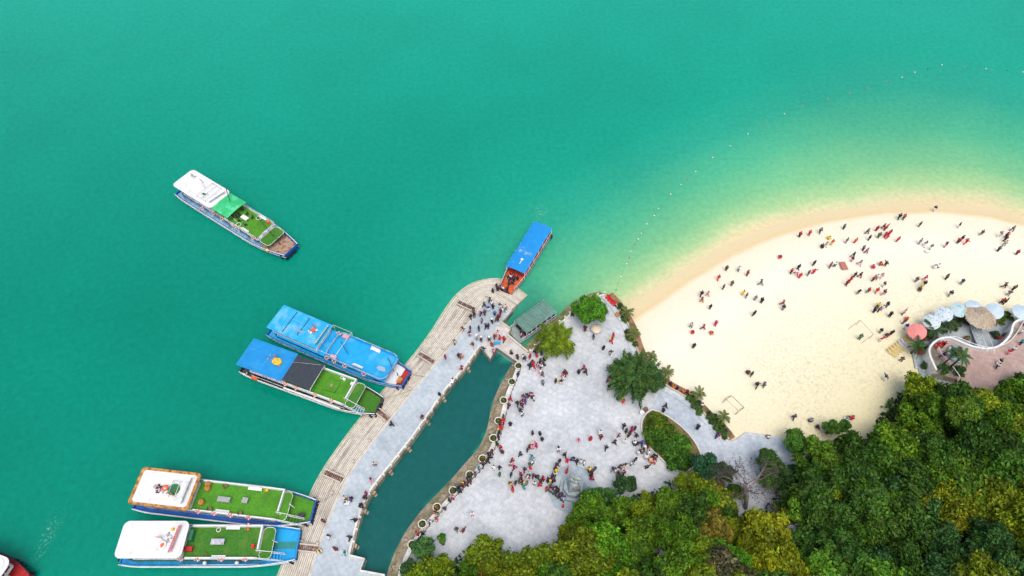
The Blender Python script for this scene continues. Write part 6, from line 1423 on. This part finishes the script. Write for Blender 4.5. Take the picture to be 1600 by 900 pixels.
grp(770,660,12.86,'157,155,r,r 168,95,r,m 130,245,k,k 112,335,k,k 87,475,k,g 152,545,r,m 190,635,m,k 798,255,k,k 945,275,k,k 988,385,n,k 558,685,n,n 732,535,m,k 692,605,k,gy 792,535,p,p 872,505,d,d 785,745,t,t 748,895,g,gy 800,845,w,n,hips')
grp(770,710,12.86,'398,155,r,m 350,245,c,br 432,305,d,m 640,345,n,m 742,345,r,w 142,315,k,w 137,445,g,g 367,460,n,t 20,305,w,w 565,445,d,m 700,485,w,d 815,465,g,k 895,505,n,n 1012,525,r,k 962,575,k,m 942,645,r,r 832,630,w,gy 682,615,gy,k 560,540,k,k 592,610,k,g 530,590,k,w 622,705,t,t 365,635,y,o 452,615,k,u 400,745,r,r')
grp(700,700,12.86,'877,125,m,m 822,175,k,m 860,225,k,k 792,305,k,k,stride 712,375,k,k 632,455,t,n 547,560,u,gy 442,690,n,k,stride 400,650,k,k 345,745,m,k 300,795,m,k 385,765,n,k 232,835,n,n 200,895,n,n 258,905,n,k 905,445,w,w,wave')
grp(900,660,12.86,'45,375,p,p,crouch 280,375,r,k 490,335,m,m 477,255,w,w 597,550,n,n,walk 767,445,k,k,walk')
grp(950,650,12.86,'307,245,k,k 352,345,k,k 522,295,k,k 472,300,d,r 440,365,m,m 400,435,k,m 557,435,n,n,wave 217,435,p,m 322,555,w,w 502,585,w,n 572,605,k,k 655,590,B,n,stride 790,650,m,r 717,690,k,w,,h 692,755,br,k 652,750,c,c 592,775,w,w 802,775,w,w 752,860,w,w')
grp(950,700,12.86,'890,210,k,k 952,225,k,k 930,270,m,k 830,275,p,d 880,320,p,r 932,320,c,r 770,425,k,k,wave 542,270,k,gy 515,310,k,w 460,355,w,n 87,475,n,gy 230,425,m,k 322,395,k,c 147,495,w,w 192,545,k,br 295,525,p,k 1210,415,k,k,crouch')
grp(850,690,9,'202,145,w,gy 285,215,k,k 215,300,k,k 320,305,r,r 392,280,B,B 455,305,k,k 510,310,w,w 557,325,w,k 315,445,r,r,wave 187,365,k,w 150,405,k,k 172,435,y,y 147,490,w,k 115,510,k,n 127,580,k,k 95,570,m,k 50,575,k,k 32,695,r,m 97,660,m,br 147,690,u,n 192,710,k,k 167,740,k,k 212,790,k,u 272,810,B,w 242,770,u,k 622,415,y,k 662,455,m,k 655,500,k,k 670,545,d,m 865,112,k,k,walk 705,415,br,k')
grp(600,740,7.5,'772,338,n,k 808,298,p,m 717,435,n,gy 605,478,r,g 637,495,g,c 620,560,r,c 548,585,w,n 462,725,k,k 418,765,w,k 398,825,n,n 347,900,n,n,crouch 403,712,o,br,crouch 850,672,k,gy')
grp(600,720,5,'197,802,u,gy 692,430,w,p 622,560,m,m')
# lower pier
grp(480,640,3.46,'458,92,n,k,stride 368,306,c,br 352,398,p,w 323,468,d,k 318,488,k,k 293,528,k,k 302,535,k,br 210,488,c,k 241,497,u,n 220,512,w,w,crouch 265,608,k,k 94,612,m,n 123,693,m,w 160,762,m,m 236,702,k,k 212,788,t,w 68,768,c,y,crouch')
grp(640,480,5,'282,408,r,n 237,700,k,n 103,880,m,gy 407,495,r,m 335,590,w,w,crouch')
# peninsula and path
grp(800,440,3.75,'475,340,k,gy 580,362,r,r 590,333,r,o 533,403,k,k 576,433,k,w 427,293,k,r 352,205,k,k 620,690,k,n,crouch')
grp(940,600,4.09,'390,183,k,k 403,153,k,k 607,293,k,n 728,348,B,n')
grp(940,600,4.09,'460,22,o,o,sit 481,28,k,k,sit 522,53,o,br,sit 548,53,m,m,sit 565,68,o,br,sit 625,122,k,k,sit 645,138,w,n,sit 690,192,k,br,sit 792,303,n,n,sit 1068,343,w,br,sit 840,560,k,k,crouch','edge')
grp(800,440,3.75,'840,512,k,k,sit 835,540,o,br,sit 927,602,k,k,sit','edge')
# beach
grp(960,320,3.75,'1080,192,r,k 1137,182,r,r 965,312,r,d,crouch 1030,405,r,k 1072,380,k,n 1062,412,w,d 1080,432,r,r 1130,417,m,gy 1160,407,r,r,wave 1163,357,k,k 652,387,br,k 722,392,w,gy 775,417,r,m 605,442,r,r 683,477,br,br 635,497,k,k 852,472,br,gy 505,537,k,k 543,537,p,p 508,572,br,o 557,612,k,k 748,532,y,y 768,547,m,gy 820,562,gy,gy 857,577,k,k 812,652,k,k,hips 980,590,r,m 983,618,k,gy 445,722,c,gy 455,752,r,r,crouch 517,732,r,m 587,712,d,d 563,757,o,r,crouch 460,842,k,k',  'sand')
grp(1220,310,4.21,'252,230,gy,k 408,205,gy,k 308,268,y,y,crouch 290,322,p,w 268,328,k,k,crouch 328,308,r,y 425,295,br,gy 482,297,o,r 563,235,gy,k 575,277,n,k 623,217,r,m 668,202,m,m 682,212,r,m 636,262,br,g 708,242,r,r 692,268,r,r 678,257,d,r 702,250,r,m 760,288,r,r 535,345,gy,k 557,363,p,m 468,392,k,gy 460,418,m,p 318,458,r,k 348,453,w,g 512,442,gy,p 605,462,d,d,crouch 655,442,o,m,crouch 680,447,k,m 478,520,k,k 513,523,m,m 452,548,r,r 425,575,r,m 600,545,r,k 620,535,w,g 653,528,p,w 668,583,m,w 502,632,k,gy 567,623,r,g 622,623,r,r 668,637,m,p 627,722,y,k 605,753,n,k 637,748,gy,k 655,738,w,p 688,718,k,gy 708,783,k,k 797,768,p,m 820,797,o,o,crouch 800,828,m,gy 812,862,B,w 770,138,k,k 800,142,r,g 1002,85,k,w 905,188,m,k 1163,195,k,w 905,302,gy,gy 938,318,gy,w 975,338,g,w 955,358,w,w,crouch 1075,323,k,p 1158,298,r,k 1182,280,k,k 1208,302,r,r 1312,243,br,br 1430,253,gy,w 1470,262,r,k 1463,284,k,k 1513,218,gy,k 1423,350,gy,k 1463,312,c,gy 1543,373,r,k 1010,462,w,w,crouch 1028,458,w,k,crouch 882,552,br,gy 933,577,k,k 935,545,d,p 915,592,y,c 908,612,k,br,crouch 1080,535,br,k 1178,568,n,gy 1102,643,k,gy 1460,590,br,k,stride 1522,605,br,k 1488,640,br,gy 1443,692,r,k 1462,698,k,k','sand')
grp(1330,470,10,'115,605,g,g 435,510,k,gy 550,565,m,m,crouch 600,542,k,k 447,645,r,w','sand')
grp(1130,560,9,'333,213,m,k,crouch 388,253,k,g,hips 458,405,k,k,stride 558,405,gy,br,hips 972,855,u,k,,h 1212,892,gy,k,crouch','sand')
grp(1220,450,3.91,'625,562,n,w 728,450,br,br,hips 212,858,k,m,sit 255,862,B,w,sit 425,803,r,m,crouch 396,805,gy,w,crouch','sand')
# terrace
grp(1440,460,7.5,'236,612,r,k 160,632,r,o 197,605,r,r 232,735,m,k 330,690,n,k 996,705,r,p 1045,672,w,k 865,865,w,k 887,815,k,w 1140,592,t,n 1188,372,r,m 1140,470,w,gy','terrace')
grp(1440,460,7.5,'900,535,r,r,sit 945,500,br,k,sit 985,545,w,k,sit','court')
PEOPLE = [p for p in PEOPLE if p[2] in CLR]
LM = [('the orange ferry deck',782,457),('the uppermost slatted ramp',728,480),('the blue table on the pier landing',777,536),('the pier head crowd',755,500),('the left edge of the pier paving',715,525),('the basin corner at the pier landing',755,545),('the footbridge',805,552),('the second basin buttress',690,618),('the blue boat bow ramp',665,560),('the empty boarding ramp',560,745),('the wide lower pier',540,800),('the topmost potted shrub',812,572),('the basin bend',780,660),('the upper yellowish potted shrub',756,717),('the mid-basin potted shrub',708,767),('the lower yellowish potted shrub',683,793),('the lowest potted shrub',640,860),('the open plaza by the basin',815,640),('the feathery yellow-green tree',865,560),('the gap between feathery trees',905,590),('the large dark feathery tree',965,600),('the round green tree',925,510),('the red benches',955,480),('the statue front',895,775),('the statue left side',868,755),('the statue back',892,722),('the statue right side',922,740),('the plaza left of the statue',815,745),('the queue barrier',868,778),('the left rim of the oval bed',1000,670),('the lower rim of the oval bed',1015,712),('the wood edge below the crowd',975,745),('the empty plaza left of the oval bed',940,695),('the bluish path',1085,665),('the upper kerb wall',1020,575),('the mid kerb wall',1070,615),('the lower kerb wall',1115,650),('the waterline at left',1130,425),('the left part of the sand',1100,500),('the lone crouching red figure',1217,402),('the group left of the picnic mat',1245,425),('the waterline left of centre',1260,365),('the picnic mat',1317,418),('the red group by the waterline',1383,362),('the waterline in the middle',1410,340),('the lone wader',1460,330),('the sand right of the picnic mat',1375,435),('the left football goal',1145,620),('the right football goal',1355,512),('the bottom edge of the sand',1260,655),('the loungers',1410,545),('the pink parasol',1420,510),('the parasols',1475,470),('the middle right sand',1450,440),('the waterline at right',1500,355),('the right edge of the sand',1580,360),('the sand above the right parasols',1565,460),('the round terrace planter',1480,545),('the right pink terrace',1570,560),('the court under the terrace rail',1565,525),('the open sand by the lower wood',1390,590)]
# tidy duplicates closer than 2.6 px with the same clothes
keep = []
for p in PEOPLE:
    if any(math.hypot(p[0]-q[0], p[1]-q[1]) < (2.3 if p[7] == q[7] else 4.2) for q in keep): continue
    keep.append(p)
PEOPLE = keep; gp = random.Random(21); ents = []
for p in PEOPLE:
    if p[4] is None or p[4] not in PK: p[4] = gp.choices(['stand','walk','phone','hips','wave','stride'], [5,3,1.6,1.6,.6,1.0])[0]
    desc = (p[4], p[2], p[3], 'h' in p[6]); li = min(range(len(LM)), key=lambda i: math.hypot(p[0]-LM[i][1], p[1]-LM[i][2])); ents.append([p, desc, li, math.hypot(p[0]-LM[li][1], p[1]-LM[li][2])])
bag = {}
for e_ in sorted(ents, key=lambda q: q[3]): bag.setdefault((e_[1][1], e_[1][2], e_[2]), []).append(e_)
ORD = ['nearest','second nearest','third nearest','fourth nearest','fifth nearest','sixth nearest','seventh nearest']
for (a, b_, li), es in bag.items():
    for i, e_ in enumerate(es):
        top, legw = CLR[a][1], CLR[b_][1]
        base = f'person in all {top}' if a == b_ else f'person in {top} top and {legw} bottoms'
        rel = (ORD[min(i, 6)]+' ' if len(es) > 1 else 'near ')
        lab = f'{base}{", hat" if e_[1][3] else ""}, {rel}{"to " if len(es) > 1 else ""}{LM[li][0]}'
        e_.append(lab)
STUFFP = {}
def stuff_person(loc, rz, top, leg, ps, sc):
    K = PK[ps]; M4 = Matrix.Translation(loc) @ Matrix.Rotation(rz, 4, 'Z') @ Matrix.Diagonal((sc*1.06, sc*1.06, sc, 1))
    for key, m in (('body', SKINM[0]), ('jacket', CM[top]), ('trousers', CM[leg]), ('hair', HAIRM[0]), ('shoes', CM['k'])):
        me = K[key]; n = len(me.vertices); co = np.empty(n*3); me.vertices.foreach_get('co', co); co = co.reshape(-1, 3) @ np.array(M4.to_3x3()).T+np.array(M4.translation)
        st_ = STUFFP.setdefault(m.name, [m, [], [], 0]); off = st_[3]; st_[1].append(co); st_[2] += [[v+off for v in p.vertices] for p in me.polygons]; st_[3] += n
def add_person(loc, rz, top, leg, ps, label, hat=False, sc=1.0, group='visitors on the quay, plaza and beach', coat=None):
    K = PK[ps]; sk_ = gp.choice(SKINM); o = inst('person', K['body'], None, loc, (0, 0, rz), (sc*1.06, sc*1.06, sc)); tag(o, label, 'person', group)
    def sub(nm, key, m):
        c = inst(nm, K[key], o); c.material_slots[0].link = 'OBJECT'; c.material_slots[0].material = m; return c
    o.material_slots[0].link = 'OBJECT'; o.material_slots[0].material = sk_
    sub('jacket', 'jacket', CM[top]); sub('trousers', 'trousers', CM[leg]); sub('hair', 'hair', HAIRM[gp.random() < .3]); sub('shoes', 'shoes', CM['w'] if gp.random() < .3 else CM['k'])
    f_ = inst('face_features', K['face'], o)
    if gp.random() < .22 and ps in ('stand','walk','phone','stride'): sub('backpack', 'pack', CM[gp.choice('knrgym' .replace('y','y').replace('g','k'))])
    if hat: sub('hat', 'hat', CM['w'])
    if coat if coat is not None else (top in 'rmdpk' and gp.random() < .35): sub('long_coat', 'coat', CM[top])
    return o
ents_n = 0; far_ids = set(id(e_) for e_ in sorted(ents, key=lambda e_: e_[0][1]-(0 if e_[0][5] == 'sand' else 2000)*-1)[:max(0, len(ents)-288)])
for e_ in ents:
    p = e_[0]; gnd = p[5]
    zz = {'deck': DECK, 'terrace': TZ, 'court': 1.42, 'edge': DECK}.get(gnd)
    if zz is None:
        q = G(p[0], p[1], 1.1); zz = max(.02, gz(q.x, q.y)); q = G(p[0], p[1], zz); zz = gz(q.x, q.y)
        zz = max(zz, -.3)
    # the steps of the pier
    q = G(p[0], p[1], zz)
    if gnd == 'deck' and ((p[0] > 765 and p[1] < 462)): zz = .75; q = G(p[0], p[1], zz)
    if gnd == 'edge': zz = DECK+.30-.45; q = G(p[0], p[1], zz+.45); q.z = zz
    else: q = G(p[0], p[1]-.5, zz)
    ents_n += 1
    if id(e_) in far_ids: stuff_person(Vector((q.x, q.y, zz)), gp.uniform(0, 6.28), p[2], p[3], p[4], gp.uniform(.98, 1.12)); continue
    add_person((q.x, q.y, zz), gp.uniform(0, 6.283) if p[4] != 'sit' else gp.uniform(-1, .6), p[2], p[3], p[4], e_[4], 'h' in p[6], gp.uniform(.98, 1.12))
# people aboard the two ferries
for i, (t, y, a, b_, ps, lab) in enumerate([(.80,.9,'n','k','stand','navy-clad person at the left of the orange foredeck'),(.83,.3,'k','k','walk','person in black in the middle of the orange foredeck'),(.82,-.5,'w','n','stand','person in white on the orange foredeck'),(.88,.5,'n','n','walk','navy-clad person stepping towards the bow of the ferry'),(.87,-.2,'k','gy','stand','person in black and grey on the orange foredeck'),(.78,-.7,'r','k','stand','person in red just in front of the blue roof'),(.79,.2,'r','m','stand','person in red and maroon under the front of the blue roof'),(.91,.0,'m','k','walk','maroon-clad person near the bow tip of the ferry'),(.85,-.9,'k','w','stand','person in black and white at the right rail of the ferry'),(.80,-.2,'gy','n','stand','grey-clad person on the orange foredeck')]):
    q = eF.matrix_world if False else Matrix.Translation(eF.location) @ Matrix.Rotation(eF.rotation_euler.z, 4, 'Z'); v = q @ Vector((XF(t), y, .68)); add_person(v, gp.uniform(0,6.28), a, b_, ps, lab, False, 1.0, 'passengers leaving the blue-roofed ferry')
q = Matrix.Translation(eG.location) @ Matrix.Rotation(eG.rotation_euler.z, 4, 'Z'); add_person(q @ Vector((XG(.88), .9, .68)), 1.0, 'p', 'k', 'stand', 'person in pink top on the front deck of the grey ferry', False, 1.0, None)
q = Matrix.Translation(eG.location) @ Matrix.Rotation(eG.rotation_euler.z, 4, 'Z'); add_person(q @ Vector((XG(.85), .5, .68)), 2.0, 'k', 'k', 'stand', 'person in black on the front deck of the grey ferry', False, 1.0, None)
if STUFFP:
    V = []; F = []; MI = []; off = 0; mats_ = []
    for k, (m, cs, fs, n_) in STUFFP.items():
        c_ = np.concatenate(cs); V.append(c_); F += [[v+off for v in f] for f in fs]; MI += [len(mats_)]*len(fs); mats_.append(m); off += len(c_)
    me = bpy.data.meshes.new('far_beach_visitors'); me.from_pydata([tuple(v) for v in np.concatenate(V)], [], F)
    for m in mats_: me.materials.append(m)
    me.polygons.foreach_set('material_index', MI); me.polygons.foreach_set('use_smooth', [True]*len(F)); me.update()
    o = inst('far_beach_visitors', me); o['kind'] = 'stuff'; o['label'] = 'smallest far visitors scattered over the upper part of the sand'; o['category'] = 'crowd'
print('PEOPLE', len(ents), len(far_ids))

# ================================================================ statue
c = G(895, 764, DECK); st = empty('statue', (c.x, c.y, DECK)); tag(st, 'grey stone statue of a standing figure on a stepped plinth in the plaza', 'statue')
M_ST = mat('statue_stone', (.36,.40,.40), .75, .2, 3, bump=.4, col2=(.22,.26,.26), c2scale=1.2); M_ST2 = mat('plinth_stone', (.30,.37,.40), .75, .15, 1.5, col2=(.20,.25,.27), c2scale=.8)
s = MB(); s.lathe((0,0,0), [(2.35,0),(2.3,.45),(1.7,.45)], 8, False); s.build('lower_plinth', M_ST2, st).rotation_euler.z = .2
s = MB(); s.lathe((0,0,.45), [(1.75,0),(1.6,.8),(1.2,.82)], 8, False); s.build('middle_plinth', M_ST2, st).rotation_euler.z = .2
s = MB(); s.lathe((0,0,1.25), [(1.35,0),(1.15,1.3),(1.05,1.5)], 4, False); s.build('pedestal', M_ST, st).rotation_euler.z = .95
K = PK['hips']; fg = inst('figure', K['body'], st, (0,0,2.75), (0,0,2.6), (2.5,2.5,2.15)); fg.material_slots[0].link = 'OBJECT'; fg.material_slots[0].material = M_ST
for nm, key in (('carved_jacket','jacket'),('carved_trousers','trousers'),('carved_hair','hair'),('carved_coat','coat'),('carved_shoes','shoes')):
    o = inst(nm, K[key], fg); o.material_slots[0].link = 'OBJECT'; o.material_slots[0].material = M_ST
s = MB(); s.blob((0,-.05,.5), (.75,.6,.9), 9, 6, .18, rnd); o = s.build('rock_support', M_ST, st, (0,-.3,2.6))
s = MB(); s.lathe((0,0,0), [(4.3,0),(4.3,.006),(.1,.006)], 8, False); ap = s.build('statue_apron', mat('apron_paving', (.30,.38,.43), .75, .12, 1.0, col2=(.42,.49,.53), c2scale=.4)); ap.location = (c.x, c.y, DECK+.004); structure(ap, 'darker octagonal paving round the statue')
for o_ in bpy.data.objects:
    if 'label' in o_ and len(o_['label'].replace('-', ' ').split()) > 16: print('LONG', o_['label'])
